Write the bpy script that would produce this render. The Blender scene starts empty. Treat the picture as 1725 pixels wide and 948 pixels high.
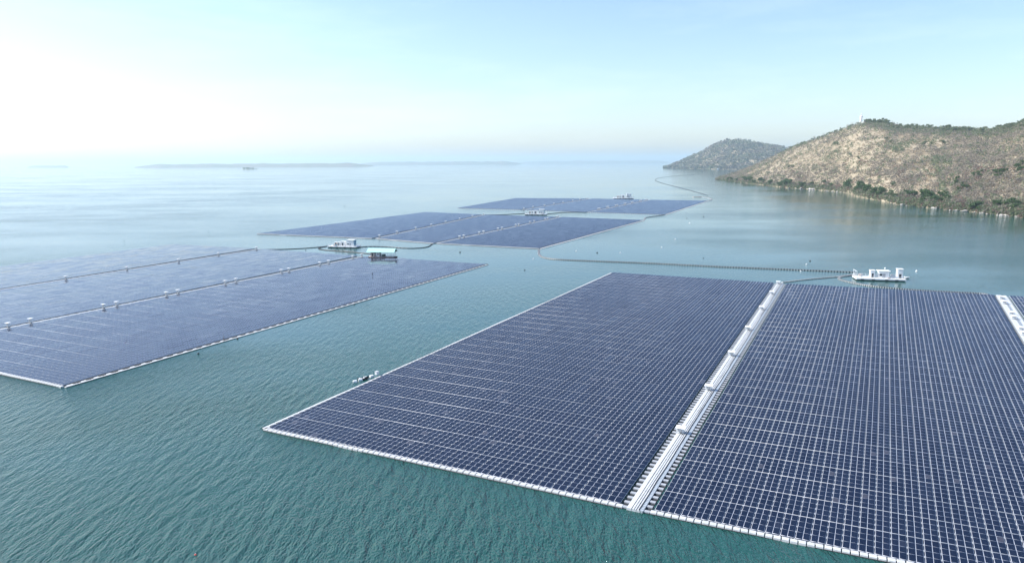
import bpy, bmesh, math, random
import numpy as np
from mathutils import Matrix, Vector, noise

random.seed(7)
RNG = np.random.default_rng(7)
scene = bpy.context.scene
COL = scene.collection

# ------------------------------------------------------------------ camera
W, HH, F = 1725.0, 948.0, 1165.0          # photo size and focal length in photo pixels
CAM_H = 60.0
YH, ROLL = 273.0, -0.006
PITCH = math.atan((HH / 2 - YH) / F)
CR, SR, CP, SP = math.cos(ROLL), math.sin(ROLL), math.cos(PITCH), math.sin(PITCH)
RIGHT = Vector((CR, SR * SP, SR * CP))
UP = Vector((-SR, CR * SP, CR * CP))
FWD = Vector((0, CP, -SP))
cam_data = bpy.data.cameras.new('camera')
cam_data.sensor_width = 36
cam_data.lens = F / W * 36
cam_data.clip_start = 0.5
cam_data.clip_end = 200000
cam = bpy.data.objects.new('camera', cam_data)
COL.objects.link(cam)
m = Matrix((RIGHT, UP, -FWD)).transposed().to_4x4()
m.translation = Vector((0, 0, CAM_H))
cam.matrix_world = m
scene.camera = cam


def ray(x, y):
    return RIGHT * ((x - W / 2) / F) + UP * (-(y - HH / 2) / F) + FWD


def at(x, y, z=0.0):
    """Ground position surveyed from the photograph."""
    d = ray(x, y)
    t = (z - CAM_H) / d.z
    return Vector((d.x * t, d.y * t, z))


def far(x, y, depth):
    d = ray(x, y)
    t = depth / d.y
    return Vector((d.x * t, depth, CAM_H + d.z * t))


# ------------------------------------------------------------------ light
SUN_AZ, SUN_EL = -82.0, 42.0               # degrees left of the view direction, above the horizon
world = bpy.data.worlds.new('World')
scene.world = world
world.use_nodes = True
nt = world.node_tree
bg = nt.nodes['Background']
sky = nt.nodes.new('ShaderNodeTexSky')
sky.sky_type = 'NISHITA'
sky.sun_disc = False
sky.sun_elevation = math.radians(SUN_EL)
sky.sun_rotation = math.radians(SUN_AZ)
sky.air_density = 1.0
sky.dust_density = 1.1
sky.ozone_density = 2.5
# faint high cloud wisps in the hazy sky
tc = nt.nodes.new('ShaderNodeTexCoord')
mp = nt.nodes.new('ShaderNodeMapping')
mp.inputs['Scale'].default_value = (1.6, 1.6, 9.0)
mp.inputs['Location'].default_value = (0.35, 0.1, 0.2)
cn = nt.nodes.new('ShaderNodeTexNoise')
cn.inputs['Scale'].default_value = 2.6
cn.inputs['Detail'].default_value = 7
cn.inputs['Roughness'].default_value = 0.6
cr = nt.nodes.new('ShaderNodeMapRange')
cr.inputs['From Min'].default_value = 0.50
cr.inputs['From Max'].default_value = 0.78
cr.inputs['To Max'].default_value = 0.07
cx = nt.nodes.new('ShaderNodeMix')
cx.data_type = 'RGBA'
cx.inputs[7].default_value = (9.0, 9.2, 9.4, 1)
nt.links.new(tc.outputs['Generated'], mp.inputs['Vector'])
nt.links.new(mp.outputs['Vector'], cn.inputs['Vector'])
nt.links.new(cn.outputs['Fac'], cr.inputs['Value'])
nt.links.new(cr.outputs['Result'], cx.inputs[0])
nt.links.new(sky.outputs[0], cx.inputs[6])
tint = nt.nodes.new('ShaderNodeMix')         # slight cyan cast of the hazy air
tint.data_type = 'RGBA'
tint.blend_type = 'MULTIPLY'
tint.inputs[0].default_value = 1.0
tint.inputs[7].default_value = (0.92, 0.92, 0.97, 1)
nt.links.new(cx.outputs[2], tint.inputs[6])
nt.links.new(tint.outputs[2], bg.inputs[0])
bg.inputs[1].default_value = 0.10
sd = bpy.data.lights.new('sun', 'SUN')
sd.energy = 2.9
sd.angle = math.radians(0.53)
sd.color = (1.0, 0.96, 0.90)
sun = bpy.data.objects.new('sun', sd)
COL.objects.link(sun)
az, el = math.radians(SUN_AZ), math.radians(SUN_EL)
to_sun = Vector((math.sin(az) * math.cos(el), math.cos(az) * math.cos(el), math.sin(el)))
sun.rotation_euler = to_sun.to_track_quat('Z', 'Y').to_euler()

scene.view_settings.view_transform = 'Standard'
scene.view_settings.look = 'None'
scene.view_settings.exposure = 1.32
scene.view_settings.gamma = 1.0
scene.render.engine = 'CYCLES'
scene.cycles.use_denoising = True
scene.cycles.max_bounces = 5
scene.cycles.diffuse_bounces = 2
scene.cycles.glossy_bounces = 3
scene.cycles.volume_bounces = 1
scene.cycles.transparent_max_bounces = 4
scene.cycles.sample_clamp_indirect = 6


# ------------------------------------------------------------------ materials
def mat(name, color, rough=0.6, metal=0.0, vary=0.0, vscale=1.0, spec=0.5, color2=None, detail=4.0):
    M = bpy.data.materials.new(name)
    M.use_nodes = True
    n = M.node_tree
    b = n.nodes['Principled BSDF']
    b.inputs['Roughness'].default_value = rough
    b.inputs['Metallic'].default_value = metal
    b.inputs['Specular IOR Level'].default_value = spec
    if vary or color2:
        g = n.nodes.new('ShaderNodeNewGeometry')
        t = n.nodes.new('ShaderNodeTexNoise')
        t.inputs['Scale'].default_value = vscale
        t.inputs['Detail'].default_value = detail
        n.links.new(g.outputs['Position'], t.inputs['Vector'])
        r = n.nodes.new('ShaderNodeValToRGB')
        c2 = color2 or tuple(c * (1 - vary) for c in color)
        r.color_ramp.elements[0].position = 0.35
        r.color_ramp.elements[1].position = 0.65
        r.color_ramp.elements[0].color = (*c2, 1)
        r.color_ramp.elements[1].color = (*color, 1)
        n.links.new(t.outputs['Fac'], r.inputs['Fac'])
        n.links.new(r.outputs['Color'], b.inputs['Base Color'])
    else:
        b.inputs['Base Color'].default_value = (*color, 1)
    return M


def glass_mat():
    M = bpy.data.materials.new('solar_glass')
    M.use_nodes = True
    n = M.node_tree
    b = n.nodes['Principled BSDF']
    a = n.nodes.new('ShaderNodeAttribute')
    a.attribute_name = 'tone'
    r = n.nodes.new('ShaderNodeValToRGB')
    r.color_ramp.elements[0].color = (0.003, 0.007, 0.022, 1)
    r.color_ramp.elements[1].color = (0.008, 0.014, 0.034, 1)
    r.color_ramp.elements[1].position = 0.9
    r.color_ramp.elements.new(1.0).color = (0.045, 0.048, 0.066, 1)
    n.links.new(a.outputs['Fac'], r.inputs['Fac'])
    n.links.new(r.outputs['Color'], b.inputs['Base Color'])
    b.inputs['Roughness'].default_value = 0.10
    b.inputs['IOR'].default_value = 1.5
    b.inputs['Specular IOR Level'].default_value = 0.37
    return M


M_GLASS = glass_mat()
M_FRAME = mat('aluminium_frame', (0.40, 0.42, 0.47), 0.45, 0.0)
M_FLOAT = mat('white_float', (0.54, 0.55, 0.54), 0.55, vary=0.12, vscale=0.6)
M_GREYF = mat('grey_float', (0.38, 0.40, 0.42), 0.6, vary=0.2, vscale=0.5)
M_DECK = mat('deck_plate', (0.58, 0.60, 0.60), 0.5, vary=0.14, vscale=0.9)
M_TRAY = mat('cable_tray', (0.50, 0.55, 0.58), 0.45, 0.3, vary=0.2, vscale=2.0)
M_CABLE = mat('black_cable', (0.02, 0.02, 0.022), 0.5)
M_RUBBER = mat('dark_rubber', (0.03, 0.035, 0.04), 0.7)  # also blackens the gap fills that imitate shaded water
M_WHITE = mat('white_paint', (0.80, 0.81, 0.80), 0.45, vary=0.08, vscale=0.7)
M_BLUEGREY = mat('bluegrey_paint_and_shade', (0.22, 0.36, 0.44), 0.5)  # crate paint, and the shade coloured onto cabin end walls
M_DARK = mat('dark_opening', (0.03, 0.035, 0.04), 0.6)
M_HULL = mat('rusty_hull', (0.11, 0.045, 0.04), 0.7, vary=0.4, vscale=1.5)
M_MINT = mat('mint_roof', (0.42, 0.74, 0.68), 0.5, vary=0.1, vscale=1.0)
M_TAN = mat('buff_wall', (0.62, 0.52, 0.46), 0.7, vary=0.15, vscale=1.0)
M_ROOFGREEN = mat('dark_green_gable', (0.05, 0.10, 0.09), 0.7)
M_RUST = mat('rust_orange', (0.45, 0.20, 0.10), 0.8)
M_RED = mat('red_paint', (0.6, 0.06, 0.04), 0.5)
M_SKIN = mat('skin', (0.35, 0.20, 0.14), 0.6)
M_SHIRT = mat('blue_cloth', (0.03, 0.08, 0.35), 0.8)
M_TROUSER = mat('dark_cloth', (0.02, 0.025, 0.04), 0.8)
M_STATUE = mat('white_stone', (0.80, 0.79, 0.76), 0.6, vary=0.1, vscale=0.3)
M_TRUNK = mat('bark', (0.14, 0.11, 0.09), 0.9)
M_LEAF = mat('green_leaf', (0.13, 0.20, 0.075), 0.7, color2=(0.07, 0.12, 0.05), vscale=0.5)
M_LEAF_OLIVE = mat('olive_leaf', (0.23, 0.265, 0.15), 0.8, color2=(0.15, 0.19, 0.11), vscale=0.3)
M_TWIG = mat('bare_twig', (0.34, 0.30, 0.235), 0.9, color2=(0.25, 0.22, 0.18), vscale=0.12)
M_TWIG_RED = mat('reddish_twig', (0.28, 0.19, 0.15), 0.9, color2=(0.18, 0.13, 0.11), vscale=0.2)
M_STRAW = mat('straw_grass', (0.47, 0.39, 0.27), 0.9, color2=(0.36, 0.28, 0.19), vscale=0.15)
M_ROCK = mat('pale_rock', (0.48, 0.45, 0.41), 0.85, color2=(0.25, 0.23, 0.21), vscale=0.5)

for _M in (M_LEAF, M_LEAF_OLIVE, M_TWIG, M_TWIG_RED, M_STRAW):
    _n = _M.node_tree
    _b = _n.nodes['Principled BSDF']
    _t = _n.nodes.new('ShaderNodeBsdfTranslucent')
    _x = _n.nodes.new('ShaderNodeMixShader')
    _x.inputs[0].default_value = 0.5
    _n.links.new(_b.inputs['Base Color'].links[0].from_socket, _t.inputs['Color'])
    _n.links.new(_b.outputs[0], _x.inputs[1])
    _n.links.new(_t.outputs[0], _x.inputs[2])
    _n.links.new(_x.outputs[0], _n.nodes['Material Output'].inputs['Surface'])
M_FARVEG = mat('far_forest', (0.12, 0.145, 0.085), 0.9, color2=(0.20, 0.17, 0.14), vscale=0.008)


def water_mat():
    M = bpy.data.materials.new('lake_water')
    M.use_nodes = True
    n = M.node_tree
    L = n.links.new
    b = n.nodes['Principled BSDF']
    b.inputs['Base Color'].default_value = (0.012, 0.066, 0.058, 1)
    b.inputs['IOR'].default_value = 1.333
    b.inputs['Specular IOR Level'].default_value = 0.65
    g = n.nodes.new('ShaderNodeNewGeometry')

    def ntex(rot, sx, sy, scale, detail, rough=0.5):
        mp = n.nodes.new('ShaderNodeMapping')
        mp.inputs['Rotation'].default_value = (0, 0, math.radians(rot))
        mp.inputs['Scale'].default_value = (sx, sy, 1)
        L(g.outputs['Position'], mp.inputs['Vector'])
        t = n.nodes.new('ShaderNodeTexNoise')
        t.inputs['Scale'].default_value = scale
        t.inputs['Detail'].default_value = detail
        t.inputs['Roughness'].default_value = rough
        L(mp.outputs['Vector'], t.inputs['Vector'])
        return t.outputs['Fac']

    def math_(op, a, c):
        x = n.nodes.new('ShaderNodeMath')
        x.operation = op
        for i, v in enumerate((a, c)):
            if isinstance(v, (int, float)):
                x.inputs[i].default_value = v
            else:
                L(v, x.inputs[i])
        return x.outputs[0]

    big = ntex(42, 1.0, 0.26, 0.62, 5, 0.55)        # wind ripples, crests along one direction
    cross = ntex(14, 0.9, 0.35, 0.9, 2)
    fine = ntex(34, 1.0, 0.5, 2.6, 2)
    h = math_('ADD', math_('MULTIPLY', big, 1.0), math_('ADD', math_('MULTIPLY', cross, 0.4), math_('MULTIPLY', fine, 0.30)))
    # calm and ruffled patches
    patch = ntex(70, 0.4, 1.0, 0.006, 3)
    rp = n.nodes.new('ShaderNodeMapRange')
    rp.inputs['From Min'].default_value = 0.36
    rp.inputs['From Max'].default_value = 0.62
    rp.inputs['To Min'].default_value = 0.35
    rp.inputs['To Max'].default_value = 1.0
    L(patch, rp.inputs['Value'])
    bmp = n.nodes.new('ShaderNodeBump')
    bmp.inputs['Distance'].default_value = 1.0
    sx = n.nodes.new('ShaderNodeSeparateXYZ')
    L(g.outputs['Position'], sx.inputs[0])
    # the water lies calmer in the lee of the arrays and of the hill than in the open foreground
    def ramp(sock, a, b_, c, d):
        q = n.nodes.new('ShaderNodeMapRange')
        q.interpolation_type = 'SMOOTHSTEP'
        for k, v in zip(('From Min', 'From Max', 'To Min', 'To Max'), (a, b_, c, d)):
            q.inputs[k].default_value = v
        L(sock, q.inputs['Value'])
        return q.outputs['Result']
    lee = math_('MULTIPLY', ramp(sx.outputs['Y'], 120, 290, 1.0, 0.30), math_('MULTIPLY', ramp(sx.outputs['X'], 40, 220, 1.0, 0.65), ramp(sx.outputs['X'], -420, -120, 1.9, 1.0)))
    gust = ramp(ntex(80, 0.45, 1.0, 0.022, 4), 0.36, 0.64, 0.72, 1.3)
    ruf = math_('MULTIPLY', math_('MULTIPLY', rp.outputs['Result'], lee), gust)
    L(math_('MULTIPLY', ruf, 1.05), bmp.inputs['Strength'])
    L(h, bmp.inputs['Height'])
    L(bmp.outputs['Normal'], b.inputs['Normal'])
    L(math_('ADD', math_('MULTIPLY', ruf, 0.06), 0.04), b.inputs['Roughness'])
    return M


M_WATER = water_mat()


def terrain_mat():
    M = bpy.data.materials.new('dry_slope')
    M.use_nodes = True
    n = M.node_tree
    L = n.links.new
    b = n.nodes['Principled BSDF']
    b.inputs['Roughness'].default_value = 0.95
    b.inputs['Specular IOR Level'].default_value = 0.1
    g = n.nodes.new('ShaderNodeNewGeometry')
    t1 = n.nodes.new('ShaderNodeTexNoise')
    t1.inputs['Scale'].default_value = 0.012
    t1.inputs['Detail'].default_value = 6
    t2 = n.nodes.new('ShaderNodeTexNoise')
    t2.inputs['Scale'].default_value = 0.16
    t2.inputs['Detail'].default_value = 5
    t2.inputs['Roughness'].default_value = 0.7
    for t in (t1, t2):
        L(g.outputs['Position'], t.inputs['Vector'])
    r1 = n.nodes.new('ShaderNodeValToRGB')
    e = r1.color_ramp.elements
    e[0].position, e[0].color = 0.38, (0.31, 0.26, 0.18, 1)
    e[1].position, e[1].color = 0.60, (0.43, 0.37, 0.265, 1)
    L(t1.outputs['Fac'], r1.inputs['Fac'])
    r2 = n.nodes.new('ShaderNodeValToRGB')
    e = r2.color_ramp.elements
    e[0].position, e[0].color = 0.35, (0.55, 0.52, 0.50, 1)
    e[1].position, e[1].color = 0.62, (1.0, 1.0, 1.0, 1)
    L(t2.outputs['Fac'], r2.inputs['Fac'])
    mx = n.nodes.new('ShaderNodeMix')
    mx.data_type = 'RGBA'
    mx.blend_type = 'MULTIPLY'
    mx.inputs[0].default_value = 1.0
    L(r1.outputs['Color'], mx.inputs[6])
    L(r2.outputs['Color'], mx.inputs[7])
    L(mx.outputs[2], b.inputs['Base Color'])
    return M


M_SLOPE = terrain_mat()


# ------------------------------------------------------------------ helpers
def np_mesh(name, verts, faces, mats, midx=None, tone=None, smooth=False):
    """verts (N,3), faces (K,4) or (K,3)."""
    verts = np.asarray(verts, dtype=np.float32).reshape(-1, 3)
    faces = np.asarray(faces, dtype=np.int32)
    k, c = faces.shape
    me = bpy.data.meshes.new(name)
    me.vertices.add(len(verts))
    me.vertices.foreach_set('co', verts.ravel())
    me.loops.add(k * c)
    me.loops.foreach_set('vertex_index', faces.ravel())
    me.polygons.add(k)
    me.polygons.foreach_set('loop_start', np.arange(0, k * c, c, dtype=np.int32))
    for M in mats:
        me.materials.append(M)
    if midx is not None:
        me.polygons.foreach_set('material_index', np.asarray(midx, dtype=np.int32))
    if smooth:
        me.polygons.foreach_set('use_smooth', np.ones(k, dtype=bool))
    if tone is not None:
        a = me.attributes.new('tone', 'FLOAT', 'FACE')
        a.data.foreach_set('value', np.asarray(tone, dtype=np.float32))
    me.update(calc_edges=True)
    me.validate()
    return me


def link(name, data, parent=None, loc=None, rz=None):
    o = bpy.data.objects.new(name, data)
    COL.objects.link(o)
    if loc is not None:
        o.location = loc
    if rz is not None:
        o.rotation_euler = (0, 0, rz)
    if parent is not None:
        o.parent = parent
    return o


def thing(name, label, cat, loc=(0, 0, 0), rz=0.0, group=None):
    o = bpy.data.objects.new(name, None)
    COL.objects.link(o)
    o.location = loc
    o.rotation_euler = (0, 0, rz)
    o.empty_display_size = 0.5
    tag(o, label, cat, group)
    return o


def tag(o, label=None, cat=None, group=None, kind=None):
    for k, v in (('label', label), ('category', cat), ('group', group), ('kind', kind)):
        if v:
            o[k] = v
    return o


BOXF = np.array([(0, 3, 2, 1), (4, 5, 6, 7), (0, 1, 5, 4), (1, 2, 6, 5), (2, 3, 7, 6), (3, 0, 4, 7)])


class MB:
    """Collects boxes, prisms and tubes; build() links them as one mesh object."""

    def __init__(s):
        s.v, s.f, s.mi = [], [], []

    def box(s, x0, x1, y0, y1, z0, z1, mi=0, taper=0.0, rz=0.0):
        b = len(s.v)
        cx, cy = (x0 + x1) / 2, (y0 + y1) / 2
        for z, t in ((z0, 0), (z1, taper)):
            for x, y in ((x0 + t, y0 + t), (x1 - t, y0 + t), (x1 - t, y1 - t), (x0 + t, y1 - t)):
                if rz:
                    dx, dy = x - cx, y - cy
                    x, y = cx + dx * math.cos(rz) - dy * math.sin(rz), cy + dx * math.sin(rz) + dy * math.cos(rz)
                s.v.append((x, y, z))
        for q in BOXF:
            s.f.append(tuple(int(i) + b for i in q))
            s.mi.append(mi)
        return s

    def poly(s, pts, faces, mi=0):
        b = len(s.v)
        s.v += [tuple(p) for p in pts]
        for q in faces:
            s.f.append(tuple(i + b for i in q))
            s.mi.append(mi)
        return s

    def tube(s, pts, r, n=6, mi=0):
        pts = [Vector(p) for p in pts]
        b = len(s.v)
        for i, p in enumerate(pts):
            t = (pts[min(i + 1, len(pts) - 1)] - pts[max(i - 1, 0)]).normalized()
            u = t.cross(Vector((0, 0, 1)))
            if u.length < 1e-3:
                u = Vector((1, 0, 0))
            u.normalize()
            w = u.cross(t)
            rr = r[i] if isinstance(r, (list, tuple)) else r
            for k in range(n):
                a = 2 * math.pi * k / n
                s.v.append(tuple(p + (u * math.cos(a) + w * math.sin(a)) * rr))
        for i in range(len(pts) - 1):
            for k in range(n):
                k2 = (k + 1) % n
                s.f.append((b + i * n + k, b + i * n + k2, b + (i + 1) * n + k2, b + (i + 1) * n + k))
                s.mi.append(mi)
        for base, rev in ((b, False), (b + (len(pts) - 1) * n, True)):
            q = tuple(range(base, base + n))
            s.f.append(q[::-1] if rev else q)
            s.mi.append(mi)
        return s

    def lathe(s, prof, n=12, mi=0, sx=1.0, sy=1.0, cx=0.0, cy=0.0):
        b = len(s.v)
        for r, z in prof:
            for k in range(n):
                a = 2 * math.pi * k / n
                s.v.append((cx + r * sx * math.cos(a), cy + r * sy * math.sin(a), z))
        for i in range(len(prof) - 1):
            for k in range(n):
                k2 = (k + 1) % n
                s.f.append((b + i * n + k, b + i * n + k2, b + (i + 1) * n + k2, b + (i + 1) * n + k))
                s.mi.append(mi)
        s.f.append(tuple(range(b, b + n))[::-1])
        s.mi.append(mi)
        e = b + (len(prof) - 1) * n
        s.f.append(tuple(range(e, e + n)))
        s.mi.append(mi)
        return s

    def mesh(s, name, mats, bevel=0.0):
        me = bpy.data.meshes.new(name)
        me.from_pydata(s.v, [], s.f)
        for M in (mats if isinstance(mats, (list, tuple)) else [mats]):
            me.materials.append(M)
        me.polygons.foreach_set('material_index', s.mi)
        if bevel:
            bm = bmesh.new()
            bm.from_mesh(me)
            bmesh.ops.bevel(bm, geom=bm.edges[:], offset=bevel, segments=1, affect='EDGES')
            bm.to_mesh(me)
            bm.free()
        me.update()
        return me

    def build(s, name, mats, parent=None, loc=None, rz=None, bevel=0.0):
        return link(name, s.mesh(name, mats, bevel), parent, loc, rz)


def copy_tree(o, parent=None):
    c = o.copy()
    COL.objects.link(c)
    c.parent = parent
    for ch in list(o.children):
        copy_tree(ch, c)
    return c


ORD = ('first second third fourth fifth sixth seventh eighth ninth tenth eleventh twelfth thirteenth fourteenth fifteenth sixteenth '
       'seventeenth eighteenth').split()

# ------------------------------------------------------------------ water, the one ground sheet
WR = 39000.0
# rings: finer towards the camera so that shading stays precise
rings = [0, 60, 150, 400, 1000, 3000, 9000, 20000, WR]
wm = MB()
NSEG = 32
wv = [(0, 0, 0)]
wf = []
for ri, r in enumerate(rings[1:]):
    for k in range(NSEG):
        a = 2 * math.pi * k / NSEG
        wv.append((r * math.cos(a), r * math.sin(a), 0))
for k in range(NSEG):
    wf.append((0, 1 + k, 1 + (k + 1) % NSEG))
for ri in range(len(rings) - 2):
    b0, b1 = 1 + ri * NSEG, 1 + (ri + 1) * NSEG
    for k in range(NSEG):
        k2 = (k + 1) % NSEG
        wf.append((b0 + k, b1 + k, b1 + k2, b0 + k2))
wme = bpy.data.meshes.new('water')
wme.from_pydata(wv, [], wf)
wme.materials.append(M_WATER)
tag(link('water', wme), 'wide rippled green and blue lake reaching the horizon', kind='structure')


# ------------------------------------------------------------------ hills
def interp(xs, ys, x):
    return float(np.interp(x, xs, ys))


def smoothstep(a, b, x):
    t = min(1.0, max(0.0, (x - a) / (b - a)))
    return t * t * (3 - 2 * t)


class Hill:
    """A slope lofted between its surveyed shoreline and its ridge."""

    def __init__(s, shore, ridge, rdepth, drop, rough, power, back=0.7):
        s.sx = [p[0] for p in shore]
        s.sd = [p[1] for p in shore]
        s.rx = [p[0] for p in ridge]
        s.ry = [p[1] for p in ridge]
        s.dx = [p[0] for p in rdepth]
        s.dd = [p[1] for p in rdepth]
        s.drop, s.rough, s.power, s.back = drop, rough, power, back

    def point(s, px, t):
        d0 = interp(s.sx, s.sd, px)
        d1 = interp(s.dx, s.dd, px)
        dirx = ray(px, YH)
        dirx = dirx.x / dirx.y
        d0 += 10 * noise.noise(Vector((px * 0.06, 3.1, 0))) * d0 / 1000
        dep = d0 + (d1 - d0) * t
        rp = far(px, interp(s.rx, s.ry, px) + s.drop, d1)
        x, y = dirx * dep, dep
        if t <= 1:
            z = rp.z * (0.022 * min(1, t / 0.012) + 0.978 * t ** s.power) if t > 0 else -1.5
            w = t * (1 - t) * 4
            z += s.rough * w * (noise.noise(Vector((x * 0.006, y * 0.006, 5))) + 0.6 * noise.noise(Vector((x * 0.015, y * 0.015, 1))))
            if t > 0:
                z = max(z, 0.6)
        else:
            z = rp.z * max(0.0, 1 - ((t - 1) / s.back) ** 1.5) - 2
        return Vector((x, y, z))

    def mesh(s, name, px0, px1, npx, nt_, M):
        ts = [0] + [((k + 1) / nt_) ** 1.15 for k in range(nt_)] + [1 + s.back * (k + 1) / 6 for k in range(6)]
        v, f = [], []
        for i in range(npx + 1):
            px = px0 + (px1 - px0) * i / npx
            for t in ts:
                v.append(s.point(px, t))
        R = len(ts)
        for i in range(npx):
            for j in range(R - 1):
                f.append((i * R + j, (i + 1) * R + j, (i + 1) * R + j + 1, i * R + j + 1))
        return np_mesh(name, np.array([tuple(p) for p in v]), np.array(f), [M], smooth=True)


hillA = Hill(
    shore=[(1206, 2300), (1210, 2233), (1260, 1865), (1320, 1563), (1400, 1370), (1425, 1310), (1450, 1141), (1520, 937), (1600, 842), (1725, 723), (1850, 640), (2150, 500)],
    ridge=[(1206, 304), (1210, 297), (1240, 288), (1270, 276), (1300, 262), (1340, 242), (1380, 229), (1420, 213), (1440, 206), (1455, 204), (1485, 204), (1510, 210), (1560, 213), (1620, 215), (1660, 217), (1700, 208), (1725, 200), (1850, 175), (2150, 190)],
    rdepth=[(1206, 2330), (1240, 2330), (1300, 2250), (1340, 2100), (1380, 1980), (1445, 1800), (1500, 1700), (1560, 1600), (1620, 1500), (1660, 1420), (1700, 1330), (1725, 1280), (1850, 1150), (2150, 900)],
    drop=3.0, rough=7.0, power=0.92)
tag(link('hillside', hillA.mesh('hillside', 1206, 2150, 300, 46, M_SLOPE)), 'dry brown hillside rising from the right shore', kind='structure')
hillB = Hill(
    shore=[(1118, 6300), (1150, 5600), (1210, 4900), (1300, 4600), (1420, 4400)],
    ridge=[(1118, 284), (1130, 277), (1150, 269), (1180, 255), (1205, 241), (1222, 235), (1240, 234), (1265, 238), (1300, 244), (1340, 252), (1420, 268)],
    rdepth=[(1118, 6350), (1150, 6300), (1222, 5700), (1300, 5500), (1420, 5200)],
    drop=2.0, rough=14.0, power=0.9)
tag(link('distant_hill', hillB.mesh('distant_hill', 1118, 1420, 80, 26, M_SLOPE)), 'blue hazy wooded hill behind the brown hillside', kind='structure')


# low far land
def low_land(name, label, px0, px1, depth, hpx, bump, seed):
    ts = np.linspace(0, 1, 60)
    v, f = [], []
    w = 500.0
    for i, t in enumerate(ts):
        px = px0 + (px1 - px0) * t
        d = ray(px, YH)
        dx = d.x / d.y
        env = min(1, min(t, 1 - t) * 9) ** 0.6
        hgt = depth / F * hpx * env * (1 + bump * noise.noise(Vector((t * 14, seed, 0))) + 0.5 * bump * noise.noise(Vector((t * 60, seed, 2)))) + 1
        for k, (o, z) in enumerate(((-1, -0.5), (-0.7, 0.75), (0, 1), (1, -0.3))):
            dep = depth + o * w * (0.2 + 0.8 * env)
            v.append((dx * dep, dep, hgt * z if z > 0 else -1))
    for i in range(len(ts) - 1):
        for k in range(3):
            f.append((i * 4 + k, (i + 1) * 4 + k, (i + 1) * 4 + k + 1, i * 4 + k + 1))
    tag(link(name, np_mesh(name, np.array(v), np.array(f), [M_FARVEG], smooth=True)), label, kind='structure')


low_land('low_island', 'small low island faint in glare at far left', 45, 116, 15000, 3.4, 0.2, 1)
low_land('wooded_island', 'long low wooded island on the left horizon', 222, 632, 12000, 5.6, 0.25, 2)
low_land('far_shore', 'thin strip of far shore beyond the wooded island', 600, 880, 19000, 5.0, 0.25, 3)
low_land('farther_shore', 'faintest strip of shore at the middle horizon', 870, 1130, 26000, 4.0, 0.3, 4)


# ------------------------------------------------------------------ vegetation
def leaf_cloud(centres, radii, n, size, flat=0.8, seed=0):
    """n small quads in each blob; returns verts, faces."""
    r = np.random.default_rng(seed)
    C = np.repeat(np.asarray(centres, float), n, axis=0)
    R = np.repeat(np.asarray(radii, float), n)
    K = len(C)
    d = r.normal(size=(K, 3))
    d /= np.linalg.norm(d, axis=1)[:, None]
    rad = R * r.uniform(0.35, 1.0, K) ** 0.5
    p = C + d * rad[:, None] * np.array([1, 1, flat])
    u = r.normal(size=(K, 3))
    u /= np.linalg.norm(u, axis=1)[:, None]
    w = np.cross(u, r.normal(size=(K, 3)))
    w /= np.linalg.norm(w, axis=1)[:, None]
    s = (size if np.isscalar(size) else np.repeat(np.asarray(size, float), n)) * r.uniform(0.5, 1.2, K)
    u *= s[:, None]
    w *= (s * r.uniform(0.5, 1.0, K))[:, None]
    v = np.stack([p - u - w, p + u - w, p + u + w, p - u + w], axis=1).reshape(-1, 3)
    f = np.arange(K * 4).reshape(-1, 4)
    return v, f


def scatter(hill, n, pxr, tr, dens, rsize, seed):
    r = random.Random(seed)
    out = []
    tries = 0
    while len(out) < n and tries < n * 12:
        tries += 1
        px, t = r.uniform(*pxr), r.uniform(*tr)
        # even coverage on the ground: weight by depth
        if r.random() > dens(px, t):
            continue
        p = hill.point(px, t)
        out.append((p, r.uniform(*rsize)))
    return out


def brush(name, label, pts, M, leaves, lsize, flat, seed):
    C = [(p.x, p.y, p.z + q * 0.55) for p, q in pts]
    R = [q for p, q in pts]
    v, f = leaf_cloud(C, R, leaves, [q * lsize for q in R], flat, seed)
    return tag(link(name, np_mesh(name, v, f, [M])), label, kind='stuff')


def nz(px, t, s, k):
    return noise.noise(Vector((px * s, t * s * 260, k)))


def bare(px, t):
    """share of open straw slope: mid slope left of centre, some patches right"""
    a = smoothstep(1255, 1330, px) * (1 - smoothstep(1520, 1640, px)) * smoothstep(0.16, 0.36, t) * (1 - smoothstep(0.70, 0.9, t))
    b = smoothstep(0.1, 0.5, nz(px, t, 0.02, 7)) * 0.6
    return min(1, a * (0.72 + 0.5 * nz(px, t, 0.03, 3)) + b)


brush('grey_brush', 'grey leafless brush covering the dry hillside',
      scatter(hillA, 12500, (1208, 2000), (0.003, 1.02), lambda px, t: max(0.04, 1 - 1.0 * bare(px, t)), (2.2, 4.6), 11), M_TWIG, 20, 0.20, 0.85, 1)
brush('straw_tussocks', 'pale straw grass tussocks on the open slope',
      scatter(hillA, 3500, (1220, 1900), (0.06, 1.0), lambda px, t: 0.15 + 0.85 * bare(px, t), (1.2, 2.6), 12), M_STRAW, 12, 0.3, 0.6, 2)
brush('olive_scrub', 'olive green scrub scattered over the hillside',
      scatter(hillA, 5200, (1210, 2000), (0.01, 1.02),
              lambda px, t: min(1, 0.10 + 0.7 * smoothstep(0.86, 0.97, t) * smoothstep(1300, 1480, px) + 0.5 * smoothstep(0.25, 0.5, nz(px, t, 0.018, 9)) + 0.5 * (1 - smoothstep(0.02, 0.08, t))),
              (2.4, 4.8), 13) + scatter(hillA, 900, (1462, 1740), (0.84, 1.01), lambda px, t: 0.9, (2.6, 4.4), 19), M_LEAF_OLIVE, 22, 0.20, 0.9, 3)
brush('reddish_brush', 'reddish brown brush near the water on the hillside',
      scatter(hillA, 500, (1210, 2000), (0.01, 0.35), lambda px, t: 0.2 + 0.8 * smoothstep(0.2, 0.5, nz(px, t, 0.03, 21)), (2.2, 4.5), 14), M_TWIG_RED, 20, 0.2, 0.9, 4)
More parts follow.
